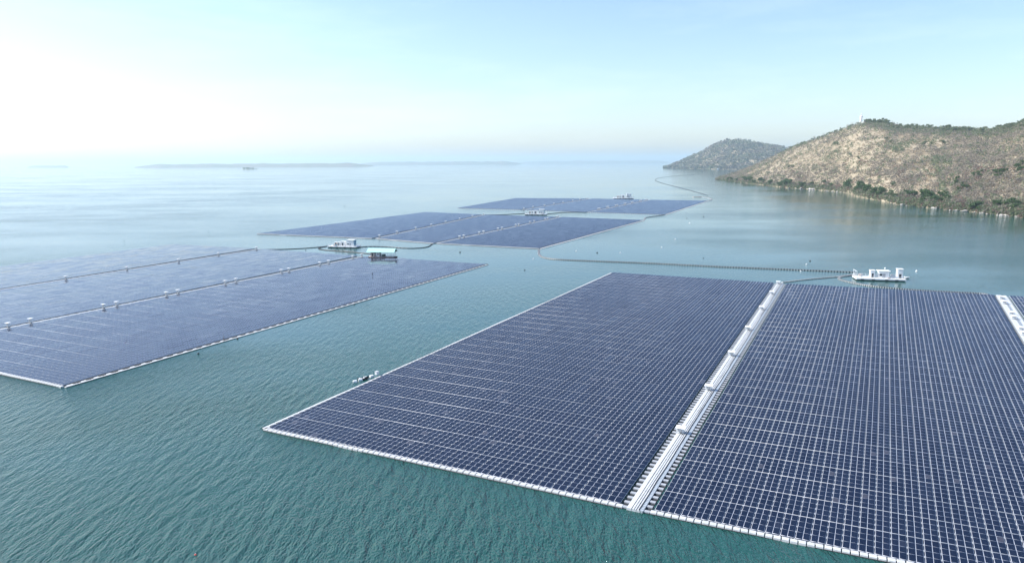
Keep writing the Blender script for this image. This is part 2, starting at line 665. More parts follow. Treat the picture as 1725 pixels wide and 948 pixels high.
brush('shore_scrub', 'dark olive scrub and brush lining the waterline',
      scatter(hillA, 2200, (1207, 2000), (0.0, 0.02), lambda px, t: 0.9, (1.8, 3.8), 16), M_LEAF_OLIVE, 20, 0.22, 0.8, 6)
brush('shore_brush', 'brown leafless brush lining the waterline',
      scatter(hillA, 1200, (1207, 2000), (0.0, 0.04), lambda px, t: 0.9, (1.8, 3.8), 17), M_TWIG_RED, 20, 0.22, 0.8, 7)
brush('far_hill_woods', 'mixed woods covering the distant hill',
      scatter(hillB, 3200, (1119, 1400), (0.0, 1.02), lambda px, t: 0.9, (9, 17), 15) + scatter(hillB, 500, (1119, 1400), (0.0, 0.03), lambda px, t: 0.9, (9, 15), 18), M_FARVEG, 14, 0.3, 0.7, 5)


def tree_mesh(kind, seed):
    r = random.Random(seed)
    tb = MB()
    h = 1.0
    lean = r.uniform(-0.06, 0.06)
    tb.tube([(0, 0, -0.06), (lean * 0.5, 0, 0.25), (lean, 0.02, 0.55)], [0.045, 0.032, 0.018], 6)
    cs, rs = [], []
    for k in range(7):
        a = r.uniform(0, 6.28)
        q = r.uniform(0.12, 0.34)
        z = r.uniform(0.38, 0.86)
        tip = (lean + q * math.cos(a), q * math.sin(a), z)
        tb.tube([(lean * 0.7, 0, 0.25 + 0.2 * r.random()), ((lean + tip[0]) / 2, tip[1] / 2, z * 0.8), tip], [0.02, 0.013, 0.006], 4)
        cs.append(tip)
        rs.append(r.uniform(0.13, 0.22) * (1.0 if z < 0.75 else 0.8))
    cs.append((lean, 0, 0.8))
    rs.append(0.2)
    if kind == 'bare':
        v, f = leaf_cloud(cs, rs, 14, 0.022, 1.0, seed)
    else:
        v, f = leaf_cloud(cs, rs, 34, 0.055, 0.85, seed)
    return tb, v, f


TREES = {}
for kind, M in (('green', M_LEAF), ('olive', M_LEAF_OLIVE), ('bare', M_TWIG)):
    for k in range(3):
        tb, v, f = tree_mesh(kind, 40 + k + len(kind) * 10)
        TREES[(kind, k)] = (tb.mesh('trunk', [M_TRUNK]), np_mesh('crown', v, f, [M]))


SHORE_AT = ((1250, 'at the far tip of the hillside'), (1295, 'on the far shore just inside the tip'), (1340, 'around the darkest clump of the far shore'), (1410, 'on the straight far shore left of the bend'),
            (1462, 'at the bend of the shore'), (1500, 'in the lush clump right of the shore bend'), (1560, 'on the shore left of the rocks'), (1625, 'among the shore rocks'), (1685, 'on the rocky shore near the right edge'), (2200, 'on the shore at the right edge'))
RIDGE_AT = ((1365, 'on the lower left ridge'), (1440, 'on the ridge left of the statue'), (1465, 'on the hilltop just right of the statue'), (1495, 'on the hilltop end away from the statue'),
            (1560, 'on the first dip of the ridge'), (1620, 'on the middle of the long ridge'), (1680, 'on the right dip of the ridge'), (2200, 'on the ridge at the right edge'))


def spot(px, table):
    return next(w for lim, w in table if px < lim)


def place_tree(hill, px, t, h, kind, label, group):
    size = 'tall' if h > 10.5 else ('mid sized' if h > 8 else 'low')
    look = {'green': 'leafy green', 'olive': 'dull green', 'bare': 'thin leafless'}[kind]
    if t < 0.09:
        label = f'{size} {look} tree {spot(px, SHORE_AT)}'
    elif t > 0.88:
        label = f'{size} {look} tree {spot(px, RIDGE_AT)}'
    else:
        label = f'{size} {look} tree {label}'
    p = hill.point(px, t)
    tm, cm = TREES[(kind, random.randrange(3))]
    name = {'green': 'green_tree', 'olive': 'olive_tree', 'bare': 'bare_tree'}[kind]
    o = thing(name, label, 'tree', p - Vector((0, 0, 0.3)), random.uniform(0, 6.28), group)
    o.scale = (h * random.uniform(0.9, 1.25), h * random.uniform(0.9, 1.25), h)
    link('trunk', tm, o)
    link('crown', cm, o)
    return o


# green trees along the shore of the hillside, clustered as in the photo
for px, n, h0, h1, t0, t1 in ((1236, 4, 8, 13, 0.0, 0.05), (1262, 5, 10, 15, 0.0, 0.05), (1280, 4, 9, 13, 0.0, 0.05), (1305, 4, 8, 12, 0.0, 0.04),
                              (1325, 5, 11, 16, 0.0, 0.02), (1347, 3, 8, 12, 0.0, 0.03), (1362, 3, 7, 10, 0.0, 0.02), (1395, 4, 6, 10, 0.0, 0.06),
                              (1430, 6, 8, 13, 0.0, 0.06), (1452, 8, 7, 12, 0.0, 0.06), (1470, 8, 8, 13, 0.0, 0.05), (1490, 6, 7, 11, 0.0, 0.04),
                              (1510, 6, 6, 9, 0.0, 0.04), (1540, 3, 6, 10, 0.01, 0.06), (1572, 4, 9, 13, 0.01, 0.06), (1585, 3, 6, 9, 0.01, 0.04),
                              (1600, 3, 7, 10, 0.02, 0.07), (1650, 5, 6, 9, 0.0, 0.02), (1695, 3, 6, 9, 0.01, 0.04), (1715, 4, 6, 9, 0.01, 0.05)):
    for _ in range(n):
        place_tree(hillA, px + random.uniform(-9, 9), random.uniform(t0, t1), random.uniform(h0, h1) * 1.15, 'green',
                   'leafy green tree growing at the water\'s edge below the brown hillside', 'green trees along the hillside shore')
for px, t, n in ((1620, 0.16, 3), (1650, 0.27, 5), (1690, 0.25, 7), (1718, 0.28, 5), (1628, 0.14, 3), (1500, 0.13, 2)):
    for _ in range(n):
        place_tree(hillA, px + random.uniform(-11, 11), t + random.uniform(-0.03, 0.03), random.uniform(6, 9), 'green',
                   'amid grey brush on the lower ' + ('slope left of the rocks' if px < 1560 else 'slope above the rocks' if px < 1640 else 'right slope' if px < 1700 else 'slope at the right edge'), 'green trees amid the brush')
for _ in range(26):
    place_tree(hillA, random.uniform(1453, 1490), random.uniform(0.96, 1.0), random.uniform(9, 13), 'olive',
               'dull green tree on the hilltop beside the white statue', 'trees beside the hilltop statue')
for _ in range(75):
    place_tree(hillA, random.uniform(1492, 1735), random.uniform(0.90, 1.0), random.uniform(7, 11), 'olive',
               'dull green tree on the long ridge right of the hilltop', 'trees along the ridge')
for _ in range(22):
    place_tree(hillA, random.uniform(1330, 1436), random.uniform(0.96, 1.0), random.uniform(6, 9), 'olive',
               'small dull green tree on the ridge left of the statue', 'trees on the left ridge')
for _ in range(10):
    place_tree(hillA, random.uniform(1360, 1510), random.uniform(0.98, 1.0), random.uniform(9, 12), 'bare',
               'thin leafless tree standing against the sky on the hilltop', 'leafless trees on the skyline')
for px, t in ((1405, 0.66), (1408, 0.64), (1490, 0.62), (1498, 0.60), (1555, 0.62), (1565, 0.62), (1585, 0.66), (1432, 0.42), (1445, 0.36), (1330, 0.4), (1335, 0.38)):
    place_tree(hillA, px, t, random.uniform(8, 11), 'olive', 'alone on the open slope ' + ('left of the statue' if px < 1420 else 'below the statue' if px < 1470 else 'right of the statue' if px < 1530 else 'far right of the statue'), 'lone trees on the open slope')


# rocks at the waterline
def rock_mesh(seed):
    bm = bmesh.new()
    bmesh.ops.create_icosphere(bm, subdivisions=2, radius=1)
    o = Vector((seed * 3.7, 1.3, 0))
    for v in bm.verts:
        v.co *= 1 + 0.45 * noise.noise(v.co * 1.3 + o) + 0.2 * noise.noise(v.co * 3 + o)
        v.co.z *= 0.55
    me = bpy.data.meshes.new('shore_rock')
    bm.to_mesh(me)
    bm.free()
    me.materials.append(M_ROCK)
    return me


ROCKS = [rock_mesh(k) for k in range(4)]
for px in list(np.linspace(1335, 1425, 12)) + list(np.linspace(1505, 1725, 46)) + [1528, 1531, 1626, 1630, 1634]:
    px += random.uniform(-3, 3)
    p = hillA.point(px, random.uniform(0.0, 0.012))
    s = random.choice((0.8, 1.2, 1.5, 2.2, 3.0)) * p.y / 950
    o = tag(link('shore_rock', random.choice(ROCKS), None, (p.x - 1, p.y - 1, 0.25 * s), random.uniform(0, 6)),
            f'{"big" if s > 2 else "mid sized" if s > 1.1 else "small"} pale rock at the waterline {spot(px, SHORE_AT)}', 'rock', 'rocks along the waterline')
    o.scale = (s * random.uniform(1, 1.7), s, s)

# ------------------------------------------------------------------ statue on the hilltop
sp = hillA.point(1445, 1.0)
st = thing('statue', 'tall white robed statue standing on the hilltop', 'statue', sp - Vector((0, 0, 1)), math.radians(150))
MB().box(-5, 5, -5, 5, 0, 3.0, taper=0.3).box(-3.6, 3.6, -3.6, 3.6, 3.0, 5.0, taper=0.4).build('pedestal', [M_STATUE], st)
MB().lathe([(2.7, 5.0), (2.9, 6), (2.6, 10), (2.5, 13), (2.6, 16), (2.9, 18.5), (2.5, 20.3), (1.3, 21.2), (0.75, 21.6), (0.75, 22.2)], 14, sx=1.0, sy=0.72).build('robed_body', [M_STATUE], st)
MB().lathe([(0.7, 22.2), (1.15, 22.8), (1.3, 23.8), (1.1, 24.8), (0.75, 25.3), (0.6, 25.9), (0.3, 26.8), (0.06, 28.0)], 12, sy=1.05).build('head', [M_STATUE], st)
for sgn in (-1, 1):
    MB().tube([(sgn * 2.4, 0, 19.6), (sgn * 3.1, 0.2, 16.5), (sgn * 2.8, 1.0, 13.2), (sgn * 2.6, 1.5, 12.2)], [0.95, 0.85, 0.6, 0.35], 8).build('arm', [M_STATUE], st)
# pale outbuildings and outcrop below it
hb = thing('hilltop_hut', 'small white flat roofed hut just right of the statue', 'hut', hillA.point(1450, 0.985), 0.4)
MB().box(-4, 4, -3, 3, -1, 4.2).build('wall', [M_WHITE], hb)
MB().box(-4.5, 4.5, -3.5, 3.5, 4.2, 4.7).build('roof', [M_FLOAT], hb)
MB().box(-1, 1, -3.06, -3.0, -0.5, 2.4).build('door', [M_DARK], hb)
for px, t, s in ((1432, 0.965, 3.2), (1440, 0.97, 2.6), (1449, 0.955, 3.4), (1453, 0.95, 2.4)):
    p = hillA.point(px, t)
    o = tag(link('outcrop_rock', ROCKS[int(s * 10) % 4], None, p + Vector((0, 0, s * 0.4)), px),
            'white rock outcrop on the slope just below the statue', 'rock', 'outcrops below the statue')
    o.scale = (s * 1.3, s, s)
# small white building at the foot of the distant hill
fb = thing('lakeside_house', 'tiny white house at the foot of the distant hill', 'house', hillB.point(1210, 0.004) - Vector((0, 0, 2)), 0.3)
fb.scale = (0.55, 0.55, 0.45)
MB().box(-14, 14, -8, 8, 0, 12).build('wall', [M_WHITE], fb)
MB().poly([(-15, -9, 12), (15, -9, 12), (15, 9, 12), (-15, 9, 12), (-15, 0, 17), (15, 0, 17)],
          [(0, 1, 5, 4), (2, 3, 4, 5), (0, 4, 3), (1, 2, 5), (3, 2, 1, 0)]).build('roof', [M_WHITE], fb)

# islets with trees far out on the lake
for px, s, lab in ((410, 30, 'leftmost tree covered islet in the far lake'), (417, 34, 'largest tree covered islet of the far cluster'),
                   (425, 26, 'third tree covered islet of the far cluster'), (432, 12, 'smallest rightmost islet of the far cluster')):
    p = at(px, 285.5)
    isl = thing('islet', lab, 'islet', p, 0, 'islets in the far lake')
    MB().lathe([(s * 0.95, -1), (s * 0.8, 1.5), (s * 0.4, 3), (0.5, 3.4)], 12).build('rock_base', [M_ROCK], isl)
    cs = [(random.uniform(-0.6, 0.6) * s, random.uniform(-0.4, 0.4) * s, s * 0.28 + 2) for _ in range(7)]
    v, f = leaf_cloud(cs, [s * 0.35] * 7, 40, s * 0.08, 0.8, px)
    link('foliage', np_mesh('foliage', v, f, [M_LEAF]), isl)

# ------------------------------------------------------------------ solar arrays
PZ0 = 0.44                                 # height of a panel's low, near edge
TH = 0.075


def grid_axes(P00, P10, P01, P11):
    P = [Vector(p) for p in (P00, P10, P01, P11)]

    def B(a, b):
        return (P[0] * (1 - a) + P[1] * a) * (1 - b) + (P[2] * (1 - a) + P[3] * a) * b
    return B


def panel_geo(c, detail, fr=0.05):
    """c: (N,4,3) top outer corners in order near-left, near-right, far-right, far-left -> verts, faces, material index."""
    N = len(c)
    eu = (c[:, 1] - c[:, 0])
    lu = np.linalg.norm(eu, axis=1)[:, None]
    ev = (c[:, 3] - c[:, 0])
    lv = np.linalg.norm(ev, axis=1)[:, None]
    mu, mv = eu / lu * fr, ev / lv * fr
    up = np.array([0, 0, 0.008])
    g = np.stack([c[:, 0] + mu + mv, c[:, 1] - mu + mv, c[:, 2] - mu - mv * 1.6, c[:, 3] + mu - mv * 1.6], axis=1) + up
    if detail == 0:
        v = np.concatenate([c, g], axis=1)
        fl = np.array([(0, 1, 2, 3), (4, 5, 6, 7)])
        mi = np.array([0, 1])
    else:
        lo = c - np.array([0, 0, TH])
        v = np.concatenate([lo, c, g], axis=1)
        fl = np.array([(4, 5, 6, 7), (0, 1, 5, 4), (1, 2, 6, 5), (2, 3, 7, 6), (3, 0, 4, 7), (8, 9, 10, 11)])
        mi = np.array([0, 0, 0, 0, 0, 1])
    nv = v.shape[1]
    f = (fl[None] + (np.arange(N) * nv)[:, None, None]).reshape(-1, 4)
    return v.reshape(-1, 3), f, np.tile(mi, N)




def solar_array(label, corners, ncol, nrow, detail, n_single=0, rims=(), colrange=None, group=None, rise=0.19):
    """corners: front-left, front-right, back-left, back-right on the water."""
    B = grid_axes(*corners)
    P = np.array([tuple(p) for p in corners])[:, :2]
    base = Vector(corners[0])
    root = thing('solar_array', label, 'solar array', base, 0, group)
    wid = (np.linalg.norm(P[1] - P[0]) + np.linalg.norm(P[3] - P[2])) / 2
    lng = (np.linalg.norm(P[2] - P[0]) + np.linalg.norm(P[3] - P[1])) / 2
    cp, rp = wid / ncol, lng / nrow
    c0, c1 = colrange or (0, ncol)
    # across cuts
    gap_c, gap_p = 0.22, 0.02
    pw = (cp - gap_c - gap_p) / 2
    xs = []
    for i in range(c0, c1):
        s = i * cp + gap_c / 2
        xs.append((s, s + pw))
        xs.append((s + pw + gap_p, s + 2 * pw + gap_p))
    ys = []
    gap4, gap1 = 0.16, 0.035
    n4 = 4
    pl = (n4 * rp - gap4 - (n4 - 1) * gap1) / n4
    for j in range(nrow):
        k, q = divmod(j, n4)
        s = k * n4 * rp + gap4 / 2 + q * (pl + gap1)
        if s + pl <= lng:
            ys.append((s, s + pl))
    xs = np.array(xs) / wid
    ys = np.array(ys) / lng
    nx, ny = len(xs), len(ys)
    ia, ja = np.meshgrid(np.arange(nx), np.arange(ny), indexing='ij')
    ia, ja = ia.ravel(), ja.ravel()

    def bil(a, b):
        q = P[None]
        w0, w1, w2, w3 = (1 - a) * (1 - b), a * (1 - b), (1 - a) * b, a * b
        return w0[:, None] * P[0] + w1[:, None] * P[1] + w2[:, None] * P[2] + w3[:, None] * P[3]

    N = len(ia)
    jit = RNG.normal(0, 0.004, (N, 2))
    swell = 0.012 * np.sin(ia * 0.21 + ja * 0.05) + 0.012 * np.sin(ja * 0.13 + 1 + ia * 0.07)
    c = np.zeros((N, 4, 3))
    ut = RNG.normal(0, 0.011, (nx // 2 + 1, ny // 4 + 2, 2))[ia // 2, ja // 4]
    for k, (sx, sy) in enumerate(((0, 0), (1, 0), (1, 1), (0, 1))):
        c[:, k, :2] = bil(xs[ia, sx], ys[ja, sy]) - np.array(base[:2])
        c[:, k, 2] = (PZ0 + rise if sy else PZ0) + swell + (jit[:, 0] + ut[:, 0] * 0.6) * (1 if sx else -1) + (jit[:, 1] + ut[:, 1]) * (1 if sy else -1)
    unit = RNG.uniform(0, 1, (nx // 2 + 1, ny // 4 + 2))
    tone = np.clip(0.45 * unit[ia // 2, ja // 4] + 0.55 * RNG.uniform(0, 1, N), 0, 1) * 0.82
    tone[RNG.uniform(0, 1, N) < 0.012] = 1.0
    cen = c.mean(axis=1) + np.array(base)
    dist = np.linalg.norm(cen - np.array([0, 0, CAM_H]), axis=1)
    # in view (with a margin) first, nearest first
    rel = cen - np.array([0, 0, CAM_H])
    dep = rel @ np.array(FWD)
    u = (rel @ np.array(RIGHT)) / dep * F + W / 2
    v = -(rel @ np.array(UP)) / dep * F + HH / 2
    seen = (u > 0) & (u < W) & (v > 0) & (v < HH)
    single = np.zeros(N, bool)
    if n_single:
        order = np.argsort(np.where(seen, dist, 1e9))[:n_single]
        single[order] = True
        # shared meshes: 6 shades of one local panel; each copy gets its own place
        mid = c[order]
        # mean local shape
        ctr = mid.mean(axis=1)
        loc = (mid - ctr[:, None]).mean(axis=0)
        shades = []
        for k in range(6):
            vv, ff, mi = panel_geo(loc[None], 1)
            shades.append(np_mesh('solar_panel', vv, ff, [M_FRAME, M_GLASS], mi, np.full(len(ff), (k + 0.5) / 6)))
        for i, q in zip(order, ctr):
            link('solar_panel', shades[min(5, int(tone[i] * 6))], root, tuple(q))
    rest = ~single
    vv, ff, mi = panel_geo(c[rest], detail, 0.05 if detail else 0.02)
    per = 6 if detail else 2
    tag(link('solar_panel_field', np_mesh('solar_panel_field', vv, ff, [M_FRAME, M_GLASS], mi, np.repeat(tone[rest], per)), root), kind='stuff')
    # floats under the columns, the white bars between groups of four rows and the pads in the column gaps
    fv, ffc, fmi = [], [], []

    def quad_box(p, z0, z1, mi):
        b = len(fv)
        for z in (z0, z1):
            for q in p:
                fv.append((q[0], q[1], z))
        for q in BOXF[1:]:
            ffc.append([int(i) + b for i in q])
            fmi.append(mi)

    def loc2(a, b):
        q = bil(np.array([a]), np.array([b]))[0] - np.array(base[:2])
        return q

    b0, b1 = ys[0, 0], ys[-1, 1]
    for i in range(0, nx, 2):
        a0, a1 = xs[i, 0] + 0.25 / wid, xs[i + 1, 1] - 0.25 / wid
        quad_box([loc2(a0, b0), loc2(a1, b0), loc2(a1, b1), loc2(a0, b1)], -0.15, 0.18, 0)
    if detail:
        for j in range(4, ny, 4):
            m0, m1 = ys[j - 1, 1] + 0.03 / lng, ys[j, 0] - 0.03 / lng
            quad_box([loc2(xs[0, 0], m0), loc2(xs[-1, 1], m0), loc2(xs[-1, 1], m1), loc2(xs[0, 0], m1)], 0.30, PZ0 + rise + 0.006, 0)
        for i in range(1, nx - 1, 2):
            a0, a1 = xs[i, 1] - 0.03 / wid, xs[i + 1, 0] + 0.03 / wid
            quad_box([loc2(a0, b0), loc2(a1, b0), loc2(a1, b1), loc2(a0, b1)], 0.16, 0.36, 0)
        pd = 0.22 / lng
        for i in range(1, nx - 1, 2):
            a0, a1 = xs[i, 1] + 0.02 / wid, xs[i + 1, 0] - 0.02 / wid
            for j in range(1, ny):
                bm_ = (ys[j - 1, 1] + ys[j, 0]) / 2
                quad_box([loc2(a0, bm_ - pd), loc2(a1, bm_ - pd), loc2(a1, bm_ + pd), loc2(a0, bm_ + pd)], 0.25, PZ0 + rise * 0.8, 0)
    tag(link('support_floats', np_mesh('support_floats', np.array(fv), np.array(ffc), [M_GREYF, M_FLOAT], fmi), root), kind='stuff')
    # rims of white pontoons
    for rim in rims:
        side, gap, wdt = rim[0], rim[1], rim[2]
        step = rim[3] if len(rim) > 3 else 1.0
        if side == 'front':
            A, Bq = B(c0 / ncol, 0), B(c1 / ncol, 0)
            ext = 0.6
        elif side == 'left':
            A, Bq = B(0, 1), B(0, 0)
            ext = 0.4
        elif side == 'right':
            A, Bq = B(1, 0), B(1, 1)
            ext = 0.4
        else:
            A, Bq = B(1, 1), B(0, 1)
            ext = 0
        d = (Bq - A).normalized()
        nrm = Vector((d.y, -d.x, 0))        # outward
        A = A - d * (ext + (gap + wdt if side in ('left', 'front') and rim[0] == 'left' else 0) * 0)
        L = (Bq - A).length + ext
        step_m = {'front': cp / 2, 'back': cp / 2}.get(side, rp) * step
        n = max(1, int(round(L / step_m)))
        sl = L / n
        pm = MB().box(-sl / 2 + 0.05, sl / 2 - 0.05, -wdt / 2, wdt / 2, -0.15, 0.40 if side == 'front' else 0.22, taper=0.05).mesh('pontoon', [M_FLOAT], 0.04)
        rot = math.atan2(d.y, d.x)
        off = gap + wdt / 2
        if n <= 300:
            for k in range(n):
                p = A + d * (sl * (k + 0.5)) + nrm * (off + 0.10 * math.sin(k * 0.11) + 0.05 * math.sin(k * 0.37 + 1)) - base
                link('pontoon', pm, root, (p.x, p.y, random.uniform(-0.015, 0.015)), rot + random.uniform(-0.006, 0.006))
        # struts bridging the gap between rim and field
        if gap > 0.2:
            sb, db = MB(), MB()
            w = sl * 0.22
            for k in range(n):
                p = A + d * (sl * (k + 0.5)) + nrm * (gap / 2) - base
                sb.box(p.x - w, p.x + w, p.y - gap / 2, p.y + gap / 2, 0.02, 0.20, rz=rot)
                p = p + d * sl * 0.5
                db.box(p.x - sl * 0.27, p.x + sl * 0.27, p.y - gap / 2 + 0.04, p.y + gap / 2 - 0.04, -0.1, 0.40, rz=rot)  # black blocks added to imitate the shaded water between struts
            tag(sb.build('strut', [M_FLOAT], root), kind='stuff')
            tag(db.build('gap_shade_fill', [M_RUBBER], root), kind='stuff')
        kb = MB()
        q0, q1 = A + nrm * (off + wdt / 2 + 0.02) - base, A + d * L + nrm * (off + wdt / 2 + 0.02) - base
        kb.tube([(q0.x, q0.y, 0.05), (q1.x, q1.y, 0.05)], 0.10, 6)
        kb.build('fender_pipe', [M_RUBBER], root)
    return root, B, rp


def lerp(p, q, t):
    return Vector(p) * (1 - t) + Vector(q) * t


def quad(fl, fr, bl, br):
    return [at(*fl), at(*fr), at(*bl), at(*br)]


arrayA, BA, rpA = solar_array('front solar array between the white left rim and the central walkway',
                     quad((452, 723), (1046, 851), (1033, 460.5), (1304, 478)), 31, 132, 1, 300,
                     rims=(('front', 0.02, 1.0), ('left', 0.6, 0.95)), group='solar arrays on the lake')
qB = quad((1102, 862), (1990, 1041), (1325, 479.5), (1674, 498.5))
arrayB, BB, rpB = solar_array('dark blue front solar array right of the central walkway',
                     qB, 31, 132, 1, 300, rims=(('front', 0.02, 1.0),), group='solar arrays on the lake')
# the array beyond the right-hand walkway: only its far corner is in the picture
pr = qB[3] - qB[2]
pr.normalize()
qC = [qB[1] + pr * 5.6, qB[1] + pr * 50, qB[3] + pr * 5.6, qB[3] + pr * 50]
arrayC, BC, rpC = solar_array('solar array beyond the walkway cut off at the right', qC, 17, 132, 1, 0, group='solar arrays on the lake')

# left group
Lfr, Lbr = at(107, 651), at(818, 446)
dL = (Lbr - Lfr)
Lbl = at(618, 433)
uL = (Lbl - Lbr)
Lfl = Lfr + uL
arrayL1, BL1, rpL = solar_array('left solar array with a white rim along the channel', [Lfl, Lfr, Lbl, Lbr], 34, 134, 1, 300, rise=0.07,
                            rims=(('right', 0.8, 0.9, 2), ('front', 0.02, 0.9)), group='solar arrays on the lake')
gapw = 2.6
un = uL.normalized()
L2br, L2bl = at(606, 432) + un * 1.5, at(443, 420.5)
u2 = L2bl - L2br
L2fr = Lfl + un * gapw
arrayL2, BL2, rpL2 = solar_array('middle array of the left group between two cabinet walkways', [L2fr + u2, L2fr, L2bl, L2br], 34, 134, 1, 0, rise=0.035, group='solar arrays on the lake')
L3br, L3bl = at(432, 419.5) + un * 1, at(290, 412)
u3 = L3bl - L3br
L3fr = L2fr + u2 + un * gapw
arrayL3, BL3, rpL3 = solar_array('outermost left array pale with reflected sky glare', [L3fr + u3, L3fr, L3bl, L3br], 34, 134, 1, 0, rise=0.015, group='solar arrays on the lake')

# middle group
mid = {}
for nm, lab, qd, rm in (
        ('M1', 'deep blue array of the middle group beside the open water', ((740, 410.5), (908, 419), (947, 366.3), (1083, 371.5)), (('right', 0.5, 1.6, 2), ('front', 0.3, 1.2))),
        ('M2', 'centre array of the middle group behind the white roofed barge', ((637, 402.3), (731, 410.2), (820, 362.4), (941, 366)), (('front', 0.3, 1.2),)),
        ('M3', 'far left array of the middle group with pointed corner', ((436, 394), (627, 402), (716, 358), (812, 362)), (('front', 0.3, 1.2),)),
        ('F1', 'deep blue array of the farthest group', ((993, 358), (1119, 362), (1097, 337.2), (1192, 338.6)), (('right', 0.5, 1.8, 3),)),
        ('F2', 'centre array of the farthest group', ((883, 354), (987, 358), (998, 335), (1092, 337)), ()),
        ('F3', 'left array of the farthest group fading into bright water', ((770, 351), (877, 353.8), (868, 334.3), (992, 335)), ())):
    mid[nm] = solar_array(lab, quad(*qd), 33, 134, 0, 0, rims=rm, group='solar arrays on the lake')


# ------------------------------------------------------------------ walkways and cabinets
def walkway(label, A, Bq, width, strips, name='walkway', plates=True, struts=None):
    A, Bq = Vector(A), Vector(Bq)
    d = Bq - A
    L = d.length
    rot = math.atan2(d.y, d.x)
    root = thing(name, label, 'walkway', A, rot, 'walkways between the arrays')
    n = max(1, int(L / 7.4))
    sl = L / n
    cache = {}
    for y0, y1, M, z in strips:
        if plates and M is M_DECK and n * 2 < 300:
            pm = MB().box(0.02, sl - 0.02, y0 + 0.02, y1 - 0.02, -0.15, z, taper=0.02).mesh('deck_plate', [M])
            for k in range(n):
                link('deck_plate', pm, root, (k * sl, 0, random.uniform(-0.012, 0.012)))
        else:
            nm = 'cable_tray' if M is M_TRAY else 'deck'
            mb = MB()
            if M is M_TRAY:                      # ribbed tray
                r = 0.6
                for k in range(int(L / r)):
                    mb.box(k * r + 0.05, k * r + r - 0.05, y0, y1, z - 0.16, z)
                mb.box(0, L, y0 + 0.1, y1 - 0.1, -0.1, z - 0.17)
                tag(mb.build(nm, [M], root), kind='stuff')
            else:
                for k in range(n):
                    mb.box(k * sl + 0.03, (k + 1) * sl - 0.03, y0, y1, -0.15, z)
                mb.build(nm, [M], root)
    if struts:
        y0, y1, pitch = struts
        for s in (1, -1):
            sb = MB()
            for k in range(int(L / pitch)):
                sb.box(k * pitch + 0.2, k * pitch + 0.2 + pitch * 0.36, min(s * y0, s * y1), max(s * y0, s * y1), 0.12, 0.34)
            tag(sb.build('strut', [M_GREYF], root), kind='stuff')
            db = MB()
            db.box(0.2, L - 0.2, min(s * y0, s * y1), max(s * y0, s * y1), -0.1, 0.08)  # black strip put in for dark, shaded water beside the deck
            db.build('gap_shade_fill', [M_RUBBER], root)
    return root, rot, L


def cables(root, L, ys, z, r, bend=0.0):
    for y in ys:
        pts = []
        n = max(3, int(L / 6))
        for k in range(n + 1):
            pts.append((L * k / n, y + random.uniform(-bend, bend), z))
        MB().tube(pts, r, 5).build('cable', [M_CABLE], root)


a0, a1 = (at(1048, 852) + at(1096, 862)) / 2, (at(1306, 478) + at(1323, 479)) / 2
dW = (a1 - a0)
WLEN = dW.length
# local +y of the walkway points left of the walking direction (towards the first array)
w0, rot0, L0 = walkway('white central walkway with cables between the two front arrays', a0 - dW.normalized() * 1.0, a1 + dW.normalized() * 1.0, 4.2,
                       ((0.55, 1.5, M_DECK, 0.42), (-0.25, 0.55, M_DECK, 0.42), (-0.92, -0.25, M_DECK, 0.40), (-1.5, -0.92, M_TRAY, 0.46)), struts=(1.5, 2.55, rpA))
cables(w0, L0, (0.62, 0.10, -0.28), 0.45, 0.035, 0.05)
cables(w0, L0, (-0.75,), 0.52, 0.09, 0.10)
c0_, c1_ = (qB[1] + pr * 0.3), (qB[3] + pr * 0.3)
dC = (c1_ - c0_).normalized()
w1, rot1, L1 = walkway('white walkway with paired cabinets at the right edge', c0_ + pr * 2.5, c1_ + pr * 2.5 + dC, 4.6,
                       ((1.0, 1.9, M_DECK, 0.42), (0.1, 1.0, M_DECK, 0.42), (-0.9, 0.1, M_TRAY, 0.40), (-1.9, -0.9, M_DECK, 0.42)), struts=(1.9, 2.4, rpB))
cables(w1, L1, (0.0, -0.4), 0.45, 0.03, 0.06)


